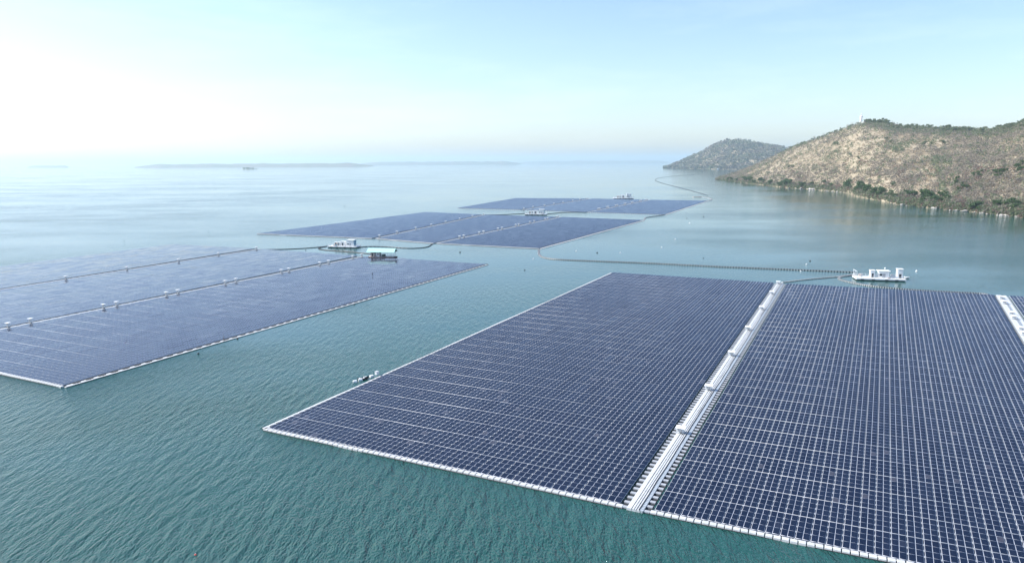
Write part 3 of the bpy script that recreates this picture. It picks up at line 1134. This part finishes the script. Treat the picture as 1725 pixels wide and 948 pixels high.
def make_cabinet(big):
    root = thing('inverter_cabinet', 'x', 'cabinet')
    if big:
        w, dp, h = 1.5, 1.0, 1.15
        MB().box(-w / 2, w / 2, -dp / 2, dp / 2, 0.35, h).build('cabinet', [M_WHITE], root, bevel=0.03)
        for sx in (-1, 1):
            for sy in (-1, 1):
                MB().box(sx * 0.7 - 0.06, sx * 0.7 + 0.06, sy * 0.42 - 0.06, sy * 0.42 + 0.06, 0, 0.345).build('leg', [M_TRAY], root)
        MB().poly([(-1.0, -0.8, h + 0.10), (1.0, -0.8, h + 0.10), (1.0, 0.8, h + 0.26), (-1.0, 0.8, h + 0.26),
                   (-1.0, -0.8, h + 0.16), (1.0, -0.8, h + 0.16), (1.0, 0.8, h + 0.32), (-1.0, 0.8, h + 0.32)],
                  [tuple(int(i) for i in q) for q in BOXF]).build('roof', [M_WHITE], root)
        d = MB().box(-0.55, 0.55, -0.53, -0.503, 0.45, 1.05).build('door', [M_FLOAT], root)
        MB().box(0.38, 0.46, -0.57, -0.53, 0.68, 0.86).build('handle', [M_DARK], d)
        MB().tube([(0.2, -0.5, 0.42), (0.3, -0.75, 0.2), (0.9, -0.9, 0.06)], 0.07, 5).build('cable', [M_CABLE], root)
    else:
        MB().box(-0.42, 0.42, -0.35, 0.35, 0.3, 1.55).build('cabinet', [M_WHITE], root)
        for s in (-1, 1):
            MB().box(s * 0.33 - 0.06, s * 0.33 + 0.06, -0.25, 0.25, 0, 0.295).build('leg', [M_DARK], root)
        MB().box(-0.85, 0.85, -0.7, 0.7, 1.62, 1.78).build('roof', [M_WHITE], root)
        MB().box(-0.1, 0.1, -0.1, 0.1, 1.55, 1.62).build('roof_post', [M_DARK], root)
        d = MB().box(-0.34, 0.34, -0.375, -0.353, 0.4, 1.45).build('door', [M_GREYF], root)
        MB().box(0.2, 0.27, -0.40, -0.375, 0.85, 1.05).build('handle', [M_DARK], d)
    return root


CAB = {True: None, False: None}


def cabinet(big, p, rz, label, group, z=0.42):
    if CAB[big] is None:
        CAB[big] = make_cabinet(big)
        o = CAB[big]
    else:
        o = copy_tree(CAB[big])
    o.location = (p[0], p[1], z)
    o.rotation_euler = (0, 0, rz)
    o['label'] = label
    o['group'] = group
    return o


def foot(A, d, p):
    d = d.normalized()
    return A + d * (p - A).dot(d)


CT = 'cabinets on the walkways'
for k, (px, py) in enumerate(((1142, 731), (1193, 659), (1233, 601), (1262, 558), (1283, 523), (1300, 497), (1312, 480))):
    p = foot(a0, dW, at(px, py)) + Vector((-dW.y, dW.x, 0)).normalized() * 0.75
    cabinet(True, p, rot0 - math.pi / 2, f'white low cabinet with tilted roof on the central walkway, {ORD[k]} from its near end', CT)
for k, (px, py) in enumerate(((1716, 540), (1711, 533), (1694, 513.5), (1684, 505.5), (1732, 560), (1738, 568))):
    p = foot(c0_ + pr * 2.5, dC, at(px, py)) + Vector((-dC.y, dC.x, 0)) * 0.9
    lab = ('near cabinet of the second pair from the back', 'far cabinet of the second pair from the back', 'near cabinet of the back pair', 'far cabinet of the back pair',
           'third pair from the back, its far cabinet', 'third pair from the back, its near cabinet')[k]
    cabinet(True, p, rot1 - math.pi / 2, 'white walkway cabinet at the right edge, ' + lab, CT)


def thin_walk(label, A, Bq, Ms, cab, where, pair=False, scale=1.0):
    wr, rt, L = walkway(label, A, Bq, 2.0, ((-0.85, 0.15, M_DECK, 0.40), (0.25, 0.5, M_TRAY, 0.5)), plates=False, struts=(0.9, 1.3, 1.88))
    hb = MB()
    for k in range(int(L / 3.7)):
        hb.box(k * 3.7 + 0.4, k * 3.7 + 2.3, 0.55, 1.0, 0.30, 0.66)
    tag(hb.build('junction_box', [M_RUBBER], wr), kind='stuff')
    A = Vector(A)
    d = (Vector(Bq) - A)
    for k, (px, py) in enumerate(cab):
        p = foot(A, d, at(px, py))
        if pair:
            i, j = divmod(k, 2)
            lab = f'roofed cabinet on {where}, {("nearer", "farther")[j]} of its {ORD[i]} pair'
        else:
            lab = f'roofed cabinet on {where}, {ORD[k]} from the near end'
        o = cabinet(False, p, rt - math.pi / 2, lab, CT)
        o.scale = (scale,) * 3
    return wr


un1 = un * 1.3
thin_walk('cable walkway between the near and middle left arrays', Lfl + un1, at(612, 432.5), None,
          ((8, 552), (46, 544.5), (170, 520), (191, 515.5), (278, 499), (297, 495), (376, 479), (395.5, 475.5), (470.5, 460), (484, 457.5), (535.6, 447), (550, 444), (592.6, 436), (610, 433)),
          'the nearer left walkway', True)
thin_walk('cable walkway between the middle and outermost left arrays', L2fr + u2 + un1, at(438, 420), None,
          ((106, 471), (210, 455), (299, 441.5), (368, 431), (433.5, 421)), 'the outer left walkway')
thin_walk('cable walkway beside the deep blue middle array', at(735.5, 410.5), at(944, 366.2), None,
          ((768, 402), (776.5, 400.5), (802, 395), (810, 393.5), (836, 388.4), (842.6, 387), (865, 382), (871.5, 381), (892, 377), (898.5, 375.5), (917.6, 371.6), (922, 370.8), (938, 367.5), (943, 366.8)),
          'the right walkway of the middle group', True, 1.15)
thin_walk('cable walkway beside the far left middle array', at(632, 402.3), at(816, 362.2), None,
          ((581.5, 399), (624, 393), (665, 386.5), (700, 381), (732, 376), (765, 371), (792, 366.5), (817, 362.5)),
          'the left walkway of the middle group', False, 1.15)
thin_walk('cable walkway beside the deep blue farthest array', at(990, 358), at(1094.5, 337.1), None,
          ((1006.4, 354.5), (1010, 354), (1022, 351.5), (1024.7, 351), (1036.7, 348.6), (1039.6, 348), (1050.8, 345.6), (1053.3, 345.2), (1064, 343.2), (1066.6, 342.8), (1076.4, 340.5), (1079, 340), (1087, 338.5), (1089.5, 338)),
          'the right walkway of the farthest group', True, 1.35)
thin_walk('cable walkway beside the left farthest array', at(880, 354), at(995, 335), None,
          ((880, 353.5), (897.4, 351), (916, 347.8), (932.8, 345.2), (948.4, 342.7), (965, 340), (978.6, 338), (992, 336)),
          'the left walkway of the farthest group', False, 1.35)


# ------------------------------------------------------------------ floating booms
def smooth_path(pts, step):
    P = [Vector(p) for p in pts]
    P = [P[0] * 2 - P[1]] + P + [P[-1] * 2 - P[-2]]
    fine = []
    for i in range(1, len(P) - 2):
        for k in range(16):
            t = k / 16
            a, b, c, d = P[i - 1], P[i], P[i + 1], P[i + 2]
            fine.append(0.5 * ((2 * b) + (c - a) * t + (2 * a - 5 * b + 4 * c - d) * t * t + (3 * b - a - 3 * c + d) * t ** 3))
    fine.append(P[-2])
    out, acc, nxt = [], 0.0, 0.0
    for a, b in zip(fine, fine[1:]):
        L = (b - a).length
        while nxt <= acc + L and L > 0:
            out.append((a.lerp(b, (nxt - acc) / L), (b - a).normalized()))
            nxt += step
        acc += L
    return out, fine


def boom(label, pixels, step, ln, wd, single=True, M=M_FLOAT):
    pts = [at(*p) for p in pixels]
    path, fine = smooth_path(pts, step)
    root = thing('cable_boom', label, 'boom', pts[0], 0, 'floating cable booms')
    base = pts[0]
    pm = MB().box(-ln / 2, ln / 2, -wd / 2, wd / 2, -0.12, 0.36, taper=0.06).mesh('pontoon', [M])
    if single and len(path) <= 300:
        for p, d in path:
            link('pontoon', pm, root, tuple(p - base), math.atan2(d.y, d.x) + random.uniform(-0.08, 0.08))
    else:
        mb = MB()
        for p, d in path:
            q = p - base
            mb.box(q.x - ln / 2, q.x + ln / 2, q.y - wd / 2, q.y + wd / 2, -0.12, 0.36, rz=math.atan2(d.y, d.x))
        tag(mb.build('pontoon_string', [M], root), kind='stuff')
    for s in (-0.28, 0.28):
        tp = []
        for i, p in enumerate(fine):
            d = (fine[min(i + 1, len(fine) - 1)] - fine[max(i - 1, 0)]).normalized()
            q = p - base + Vector((-d.y, d.x, 0)) * s * wd
            tp.append((q.x, q.y, 0.22))
        MB().tube(tp, wd * 0.16, 5).build('cable', [M_CABLE], root)
    return root


boom('long cable boom curving from the middle array to the white barge',
     ((908, 421), (908, 428), (914, 433), (935, 437), (1000, 440), (1100, 444), (1200, 449), (1320, 454), (1440, 459)), 1.5, 0.75, 1.5)
boom('straight cable boom from the central walkway to the white barge', ((1318, 476), (1360, 471), (1410, 466.5), (1442, 462)), 0.9, 0.5, 1.1)
boom('looping cable boom from the white barge to the right walkway',
     ((1442, 464), (1420, 466), (1413, 469.5), (1425, 474), (1460, 481), (1500, 485.5), (1560, 490), (1620, 493), (1655, 495), (1676, 500)), 1.05, 0.5, 1.3)
boom('dark cable boom from the outer left walkway to the first barge', ((437, 420.5), (480, 420), (520, 418), (556, 414.5)), 1.6, 0.9, 1.0, M=M_RUBBER)
boom('looping dark cable boom from the first barge to the roofed houseboat',
     ((572, 414), (552, 415), (537, 418.5), (548, 421.5), (580, 424), (610, 426.5), (632, 429)), 1.4, 0.8, 1.0, M=M_RUBBER)
boom('dark buoy line from the first barge round to the middle array', ((604, 417), (620, 415.5), (650, 416), (690, 418.5), (718, 416.5), (729, 411)), 3.2, 1.8, 1.0, M=M_RUBBER)
boom('cable boom linking the middle array to the farthest group', ((1085, 371), (1088, 367), (1100, 365), (1120, 362)), 2.5, 1.4, 1.6)
boom('short boom at the back corner of the farthest array', ((1194, 338.5), (1199, 336.5), (1195, 333.5), (1184, 331.5)), 4, 2.5, 2.2)
boom('cable boom from the left middle walkway to the second barge', ((818, 362), (850, 361.5), (880, 360), (890, 359.5)), 3, 1.8, 1.4, M=M_RUBBER)
boom('cable boom from the second barge to the farthest group', ((920, 360.5), (945, 358.5), (965, 357.8), (988, 358)), 3, 1.8, 1.4, M=M_RUBBER)
boom('far hooked boom sweeping across the strait toward the hill',
     ((1191, 329), (1170, 323), (1140, 315), (1115, 308.5), (1104, 303.5), (1112, 299.5), (1140, 296.5), (1170, 294.5)), 8, 6, 1.6, False, M_RUBBER)


# ------------------------------------------------------------------ barges, houseboat, boats
def barge(label, p, rz, sc, first=False):
    root = thing('equipment_barge', label, 'barge', p, rz, 'equipment barges')
    root.scale = (sc,) * 3
    MB().box(-11, 11, -4, 4, -0.4, 0.45).build('hull', [M_RUBBER], root, bevel=0.1)
    MB().box(-11.3, 11.3, -4.3, 4.3, 0.46, 1.15).build('deck', [M_WHITE], root, bevel=0.05)
    for x in (-8.5, -3.5, 2.5, 7.0):
        MB().box(x - 0.7, x + 0.7, -4.5, -4.31, 0.2, 0.75).build('tyre_fender', [M_RUBBER], root)
    if first:
        boxes = ((-4.2, -2.2, -1.2, 1.2, 4.6, M_WHITE), (-0.4, 4.2, -1.4, 1.6, 4.2, M_WHITE), (8.0, 10.4, -1.4, 1.4, 5.6, M_WHITE))
    else:
        boxes = ((-6.8, -5.4, -1.5, 0.6, 3.6, M_TAN), (-4.4, -2.9, -1.5, 0.8, 3.7, M_WHITE), (-2.0, 1.2, -1.8, 1.2, 4.3, M_WHITE), (3.2, 8.6, -2.2, 2.4, 5.6, M_WHITE))
    for x0, x1, y0, y1, h, M in boxes:
        c = MB().box(x0, x1, y0, y1, 1.16, h).build('cabin', [M], root, bevel=0.06)
        MB().box(x0 - 0.25, x1 + 0.25, y0 - 0.25, y1 + 0.25, h + 0.004, h + 0.2).build('roof', [M_WHITE], c)
        w = min(1.3, (x1 - x0) * 0.45)
        MB().box((x0 + x1) / 2 - w / 2, (x0 + x1) / 2 + w / 2, y0 - 0.05, y0 - 0.003, 1.3, min(3.3, h - 0.4)).build('door', [M_DARK if x1 - x0 < 4 else M_GREYF], c)
        if x1 - x0 > 4:
            MB().box(x1 + 0.003, x1 + 0.06, y0 + 0.05, y1 - 0.05, 1.2, h - 0.05).build('side_shade', [M_BLUEGREY], c)  # shade of the right-hand wall, coloured on as a blue-grey sheet
            MB().box(x0 + 0.3, x0 + 1.5, y0 - 0.05, y0 - 0.003, 2.2, 3.2).build('window', [M_DARK], c)
    if first:
        MB().box(-0.9, 4.7, -1.9, 2.1, 4.42, 4.75).build('canopy', [M_WHITE], root, bevel=0.05)
        MB().box(-2.0, -0.6, -0.8, 0.8, 1.16, 2.2).build('crate', [M_TRAY], root)
        MB().box(5.0, 7.0, -0.8, 0.8, 1.16, 1.9).build('crate', [M_TRAY], root)
    rg = random.Random(len(label))
    for k in range(7):
        x, y, q = rg.uniform(-10, 10), rg.choice((-3.2, -2.8, 2.8, 3.1)), rg.uniform(0.3, 0.7)
        MB().box(x - q, x + q, y - q * 0.7, y + q * 0.7, 1.16, 1.16 + rg.uniform(0.5, 1.3)).build('crate', [rg.choice((M_TRAY, M_GREYF, M_TAN, M_BLUEGREY))], root)
    rb = MB()
    for sx in range(-11, 12, 2):
        for sy in (-4.1, 4.1):
            rb.box(sx - 0.06, sx + 0.06, sy - 0.06, sy + 0.06, 1.16, 2.3)
    for sy in (-4.1, 4.1):
        for z in (1.7, 2.25):
            rb.box(-11, 11, sy - 0.05, sy + 0.05, z, z + 0.09)
    for sx in (-11, 11):
        for z in (1.7, 2.25):
            rb.box(sx - 0.05, sx + 0.05, -4.04, 4.04, z, z + 0.09)
    rb.build('railing', [M_WHITE], root)
    if first:
        gb = MB()
        for y in (-3.5, 0, 3.5):
            gb.box(-11.1, -10.9, y - 0.08, y + 0.08, 1.16, 4.4)
        gb.box(-11.1, -10.9, -3.5, 3.5, 4.3, 4.45)
        gb.build('gantry', [M_WHITE], root)
    return root


barge('white equipment barge with three cabins moored behind the front array', at(1480, 471), math.radians(-13), 1.02, True)
barge('white equipment barge with blue grey end wall near the left arrays', at(580, 416.5), math.radians(-12), 0.98)
barge('white equipment barge between the middle and farthest arrays', at(903, 362), math.radians(-10), 1.12)
barge('most distant white equipment barge behind the farthest arrays', at(1050, 335), math.radians(-6), 1.45)


def small_boat(label, p, rz, L, M, group=None):
    root = thing('small_boat', label, 'boat', p, rz, group)
    b = L * 0.16
    hb = MB()
    sec = []
    for t, w, z0, z1 in ((0, 0.85, 0.02, 0.55), (0.35, 1.0, -0.05, 0.5), (0.7, 0.8, -0.02, 0.6), (1.0, 0.05, 0.25, 0.85)):
        x = (t - 0.5) * L
        sec.append([(x, -b * w, z1), (x, -b * w * 0.6, z0), (x, b * w * 0.6, z0), (x, b * w, z1)])
    pts = [q for s in sec for q in s]
    fc = []
    for i in range(3):
        for k in range(3):
            fc.append((i * 4 + k, i * 4 + k + 1, (i + 1) * 4 + k + 1, (i + 1) * 4 + k))
    fc.append((0, 1, 2, 3))
    hb.poly(pts, fc).build('hull', [M], root)
    MB().poly([(-0.48 * L, -b * 0.85, 0.35), (0.3 * L, -b * 0.7, 0.36), (0.3 * L, b * 0.7, 0.36), (-0.48 * L, b * 0.85, 0.35)], [(0, 1, 2, 3)]).build('floorboard', [M_GREYF], root)
    for x in (-0.3, 0.05):
        MB().box(x * L - 0.15, x * L + 0.15, -b * 0.85, b * 0.85, 0.40, 0.48).build('bench', [M_WHITE], root)
    return root


small_boat('slim white boat moored at the right end of the white barge', at(1517, 468.5), math.radians(-14), 8.5, M_WHITE)
small_boat('small dark boat alongside the white left rim', at(612, 639), math.radians(25), 3.2, M_RUBBER)
small_boat('small pale boat at the far tip of the farthest array', at(1175, 332), math.radians(10), 16, M_TAN)

# houseboat with the mint roof
hp = at(645, 434.5)
hs = thing('houseboat', 'houseboat with pale mint gable roof and dark rusty hull', 'houseboat', hp, math.radians(-9))
MB().poly([(-9, -2.8, 0.9), (8, -2.8, 0.9), (10, 0, 1.3), (8, 2.8, 0.9), (-9, 2.8, 0.9), (-8.6, -2.3, -0.5), (7.6, -2.3, -0.5), (9.2, 0, -0.5), (7.6, 2.3, -0.5), (-8.6, 2.3, -0.5)],
          [(0, 1, 6, 5), (1, 2, 7, 6), (2, 3, 8, 7), (3, 4, 9, 8), (4, 0, 5, 9), (9, 8, 7, 6, 5)[::-1], (4, 3, 2, 1, 0)[::-1]]).build('hull', [M_HULL], hs)
MB().box(-8.8, 7.8, -2.6, 2.6, 0.92, 1.05).build('deck', [M_TAN], hs)
wl = MB().box(-7.4, -5.0, -2.1, 2.1, 1.06, 3.9).build('cabin_wall', [M_TAN], hs)
MB().box(-6.6, -5.7, -2.16, -2.103, 1.1, 3.2).build('door', [M_DARK], wl)
wl = MB().box(-3.4, -1.6, -2.0, 2.1, 1.06, 3.7).build('cabin_wall', [M_WHITE], hs)
MB().box(-2.9, -2.1, -2.06, -2.003, 1.8, 3.0).build('window', [M_DARK], wl)
MB().box(-0.6, 1.4, -1.8, 1.6, 1.06, 2.3).build('generator', [M_ROOFGREEN], hs)
for x in (-8.2, -4.2, 0, 4.0, 7.6):
    for y in (-2.4, 2.4):
        MB().box(x - 0.09, x + 0.09, y - 0.09, y + 0.09, 1.06, 4.2).build('post', [M_WHITE], hs)
MB().poly([(-9.6, -3.6, 4.15), (8.8, -3.6, 4.15), (8.8, 0, 6.3), (-9.6, 0, 6.3), (-9.6, -3.6, 4.0), (8.8, -3.6, 4.0), (8.8, 0, 6.15), (-9.6, 0, 6.15)],
          [(0, 1, 2, 3), (7, 6, 5, 4), (0, 4, 5, 1), (1, 5, 6, 2), (3, 7, 4, 0)]).build('roof', [M_MINT], hs)
MB().poly([(-9.6, 3.6, 4.15), (8.8, 3.6, 4.15), (8.8, 0.01, 6.3), (-9.6, 0.01, 6.3), (-9.6, 3.6, 4.0), (8.8, 3.6, 4.0), (8.8, 0.01, 6.15), (-9.6, 0.01, 6.15)],
          [(3, 2, 1, 0), (4, 5, 6, 7), (1, 5, 4, 0), (2, 6, 5, 1), (0, 4, 7, 3)]).build('roof', [M_MINT], hs)
MB().poly([(8.4, -3.2, 4.1), (8.4, 3.2, 4.1), (8.4, 0, 6.1), (8.5, -3.2, 4.1), (8.5, 3.2, 4.1), (8.5, 0, 6.1)],
          [(0, 2, 1), (3, 4, 5), (0, 1, 4, 3), (1, 2, 5, 4), (2, 0, 3, 5)]).build('gable', [M_ROOFGREEN], hs)
rb = MB()
for y in (-2.45, 2.45):
    for z in (1.6, 2.1):
        rb.box(3.9, 7.7, y - 0.05, y + 0.05, z, z + 0.08)
rb.build('railing', [M_WHITE], hs)

# loose white pontoons beside the first array's rim
for k, (px, py) in enumerate(((598, 643.5), (607, 640.5), (616, 637), (626, 634.5))):
    t = thing('loose_pontoon', 'white loose float drifting beside the left rim, ' + ORD[k] + ' counted from the left', 'float', at(px, py), math.radians(20 + 8 * k), 'loose floats by the rim')
    MB().box(-0.6, 0.6, -0.45, 0.45, -0.1, 0.5, taper=0.1).build('shell', [M_WHITE], t, bevel=0.03)
    MB().box(-0.62, 0.62, -0.12, 0.12, 0.1, 0.2).build('strap', [M_RUBBER], t)
t = thing('tool_box', 'white box standing on the left rim beside the loose floats', 'box', at(635, 633) + Vector((0, 0, 0.4)), math.radians(60))
MB().box(-0.5, 0.5, -0.35, 0.35, 0, 0.9).build('body', [M_WHITE], t, bevel=0.03)
MB().box(-0.54, 0.54, -0.39, 0.39, 0.904, 1.0).build('lid', [M_FLOAT], t)


# ------------------------------------------------------------------ buoys
def buoy_protos():
    r = {}
    for key, M in (('white', M_WHITE), ('dark', M_RUBBER), ('red', M_RED)):
        r[key] = (MB().lathe([(0.35, -0.25), (0.6, -0.05), (0.65, 0.25), (0.5, 0.55), (0.2, 0.7), (0.1, 0.72)], 10).mesh('float_body', [M]),
                  MB().lathe([(0.10, 0.72), (0.10, 0.85), (0.16, 0.87), (0.16, 1.0), (0.05, 1.02)], 8).mesh('top_mark', [M_DARK if key == 'dark' else M]))
    return r


BUOY = buoy_protos()
for px, py, key, s, lab in (
        (775, 425, 'dark', 1.3, 'dark buoy alone in the channel left of the middle array'), (898.5, 436, 'white', 0.9, 'small white buoy just left of the boom curve'),
        (884, 455, 'dark', 1.0, 'dark buoy between the left array tip and the front array'),
        (971, 423, 'white', 1.2, 'bright white buoy right of the middle array corner'), (1006, 426, 'dark', 1.3, 'dark buoy between the white buoy and a paler one'),
        (1045, 426, 'white', 1.1, 'pale buoy right of the dark buoy above the long boom'), (1114.6, 417, 'white', 1.2, 'pale buoy midway over the right open water'),
        (1137.7, 403, 'white', 1.2, 'pale buoy on open water below the middle array tip'), (1161.5, 376, 'white', 1.6, 'white buoy farther out right of the middle array'),
        (1185, 435, 'dark', 0.9, 'dark buoy just above the long boom near its middle'), (1185.5, 365, 'dark', 1.4, 'far dark buoy below the tip of the farthest array'),
        (1157, 368, 'dark', 1.2, 'far dark buoy left of another below the farthest array'), (1364.6, 440, 'dark', 1.3, 'dark buoy, upper of the two left of the barge'),
        (1358.5, 445.5, 'white', 1.1, 'white buoy, lower of the two left of the barge'), (1349, 457, 'white', 1.0, 'white buoy touching the long boom left of the barge'),
        (1491, 452.5, 'white', 1.3, 'white buoy floating just behind the white barge'), (1544, 457, 'white', 1.4, 'white buoy right of the white barge'),
        (334, 596, 'dark', 0.9, 'dark buoy in the channel off the left array rim'), (400, 571, 'dark', 0.8, 'dark buoy close against the left array rim'),
        (597, 513, 'dark', 0.8, 'dark mooring buoy by the rim left of the worker'),
        (329.3, 934, 'red', 0.45, 'small red and white buoy in the near water'), (351, 390, 'dark', 0.8, 'tiny dark buoy on bright water behind the left arrays'),
        (209, 405.5, 'dark', 0.7, 'tiny dark buoy on bright water at far left'), (580.7, 347, 'dark', 1.3, 'dark buoy far out beyond the middle group'),
        (515, 421.5, 'dark', 1.0, 'dark buoy below the dark boom near the first barge')):
    t = thing('buoy', lab, 'buoy', at(px, py), random.uniform(0, 6), 'buoys on the lake')
    s *= 0.6
    t.scale = (s,) * 3
    link('float_body', BUOY[key][0], t)
    tm = link('top_mark', BUOY[key][1] if key != 'red' else BUOY['white'][1], t)


# ------------------------------------------------------------------ people
def person(label, p, rz, shirt, arm):
    bm = bmesh.new()
    sk = bm.verts.layers.skin.verify()

    def V(x, y, z, r, ry=None):
        v = bm.verts.new((x, y, z))
        v[sk].radius = (r, ry or r)
        return v
    pel = V(0, 0, 0.92, 0.15, 0.11)
    ab = V(0, 0, 1.10, 0.14, 0.10)
    ch = V(0, 0, 1.32, 0.17, 0.11)
    nk = V(0, 0, 1.47, 0.055)
    hd = V(0, 0.02, 1.58, 0.085, 0.095)
    tp = V(0, 0.01, 1.70, 0.07, 0.08)
    E = [(pel, ab), (ab, ch), (ch, nk), (nk, hd), (hd, tp)]
    for s in (-1, 1):
        hip = V(s * 0.10, 0, 0.84, 0.095)
        kn = V(s * 0.12, 0.03 * s, 0.47, 0.065)
        an = V(s * 0.13, 0.06 * s - 0.02, 0.09, 0.045)
        toe = V(s * 0.14, 0.06 * s + 0.14, 0.03, 0.035)
        E += [(pel, hip), (hip, kn), (kn, an), (an, toe)]
        sh = V(s * 0.19, 0, 1.38, 0.065)
        el_ = V(s * 0.26, -0.02 + 0.1 * arm, 1.12, 0.045)
        wr = V(s * 0.25, 0.06 + 0.3 * arm, 0.90 + 0.2 * arm, 0.032)
        E += [(ch, sh), (sh, el_), (el_, wr)]
        palm = V(s * 0.25, 0.09 + 0.36 * arm, 0.82 + 0.19 * arm, 0.032)
        E.append((wr, palm))
        for k in range(4):
            ff = V(s * 0.25, 0.06 + 0.025 * k + 0.42 * arm, 0.74 + 0.17 * arm + 0.008 * abs(k - 1), 0.009)
            E.append((palm, ff))
        th = V(s * 0.22, 0.13 + 0.36 * arm, 0.80 + 0.19 * arm, 0.01)
        E.append((palm, th))
    for a, b in E:
        bm.edges.new((a, b))
    pel[sk].use_root = True
    me = bpy.data.meshes.new('person')
    bm.to_mesh(me)
    bm.free()
    tmp = bpy.data.objects.new('person', me)
    COL.objects.link(tmp)
    tmp.modifiers.new('Skin', 'SKIN')
    sub = tmp.modifiers.new('Sub', 'SUBSURF')
    sub.levels = sub.render_levels = 1
    dg = bpy.context.evaluated_depsgraph_get()
    nm = bpy.data.meshes.new_from_object(tmp.evaluated_get(dg))
    COL.objects.unlink(tmp)
    bpy.data.objects.remove(tmp)
    nm.materials.clear()
    for M in (M_SKIN, shirt, M_TROUSER):
        nm.materials.append(M)
    for po in nm.polygons:
        z = po.center.z
        x = abs(po.center.x)
        po.material_index = 2 if z < 0.95 and x < 0.22 else (1 if z < 1.46 and not (x > 0.22 and z < 1.1) else 0)
        po.use_smooth = True
    o = link('person', nm, None, p, rz)
    tag(o, label, 'person', 'people on the arrays')
    hair = MB().lathe([(0.088, 1.60), (0.098, 1.66), (0.085, 1.73), (0.03, 1.77)], 10).build('hair', [M_DARK], o)
    return o


person('person in blue shirt standing on the left array rim', at(617, 508.5) + Vector((0, 0, 0.4)), 1.9, M_SHIRT, 0.3)
person('person in dark clothes standing on the near part of the left rim', at(377.5, 576.5) + Vector((0, 0, 0.4)), 2.2, M_TROUSER, 0.0)
person('person in dark clothes standing among the panels of the left array', at(627.5, 466.5) + Vector((0, 0, 0.6)), 0.5, M_TROUSER, 0.5)

# ------------------------------------------------------------------ haze
hz_m = bpy.data.materials.new('haze_air')
hz_m.use_nodes = True
n = hz_m.node_tree
n.nodes.clear()
out = n.nodes.new('ShaderNodeOutputMaterial')
pv = n.nodes.new('ShaderNodeVolumePrincipled')
pv.inputs['Color'].default_value = (0.72, 0.89, 0.98, 1)
pv.inputs['Density'].default_value = 0.000065
pv.inputs['Anisotropy'].default_value = 0.3
n.links.new(pv.outputs[0], out.inputs['Volume'])
hzb = MB().box(-40000, 40000, -40000, 40000, -3, 320).build('haze', [hz_m])
tag(hzb, kind='stuff')
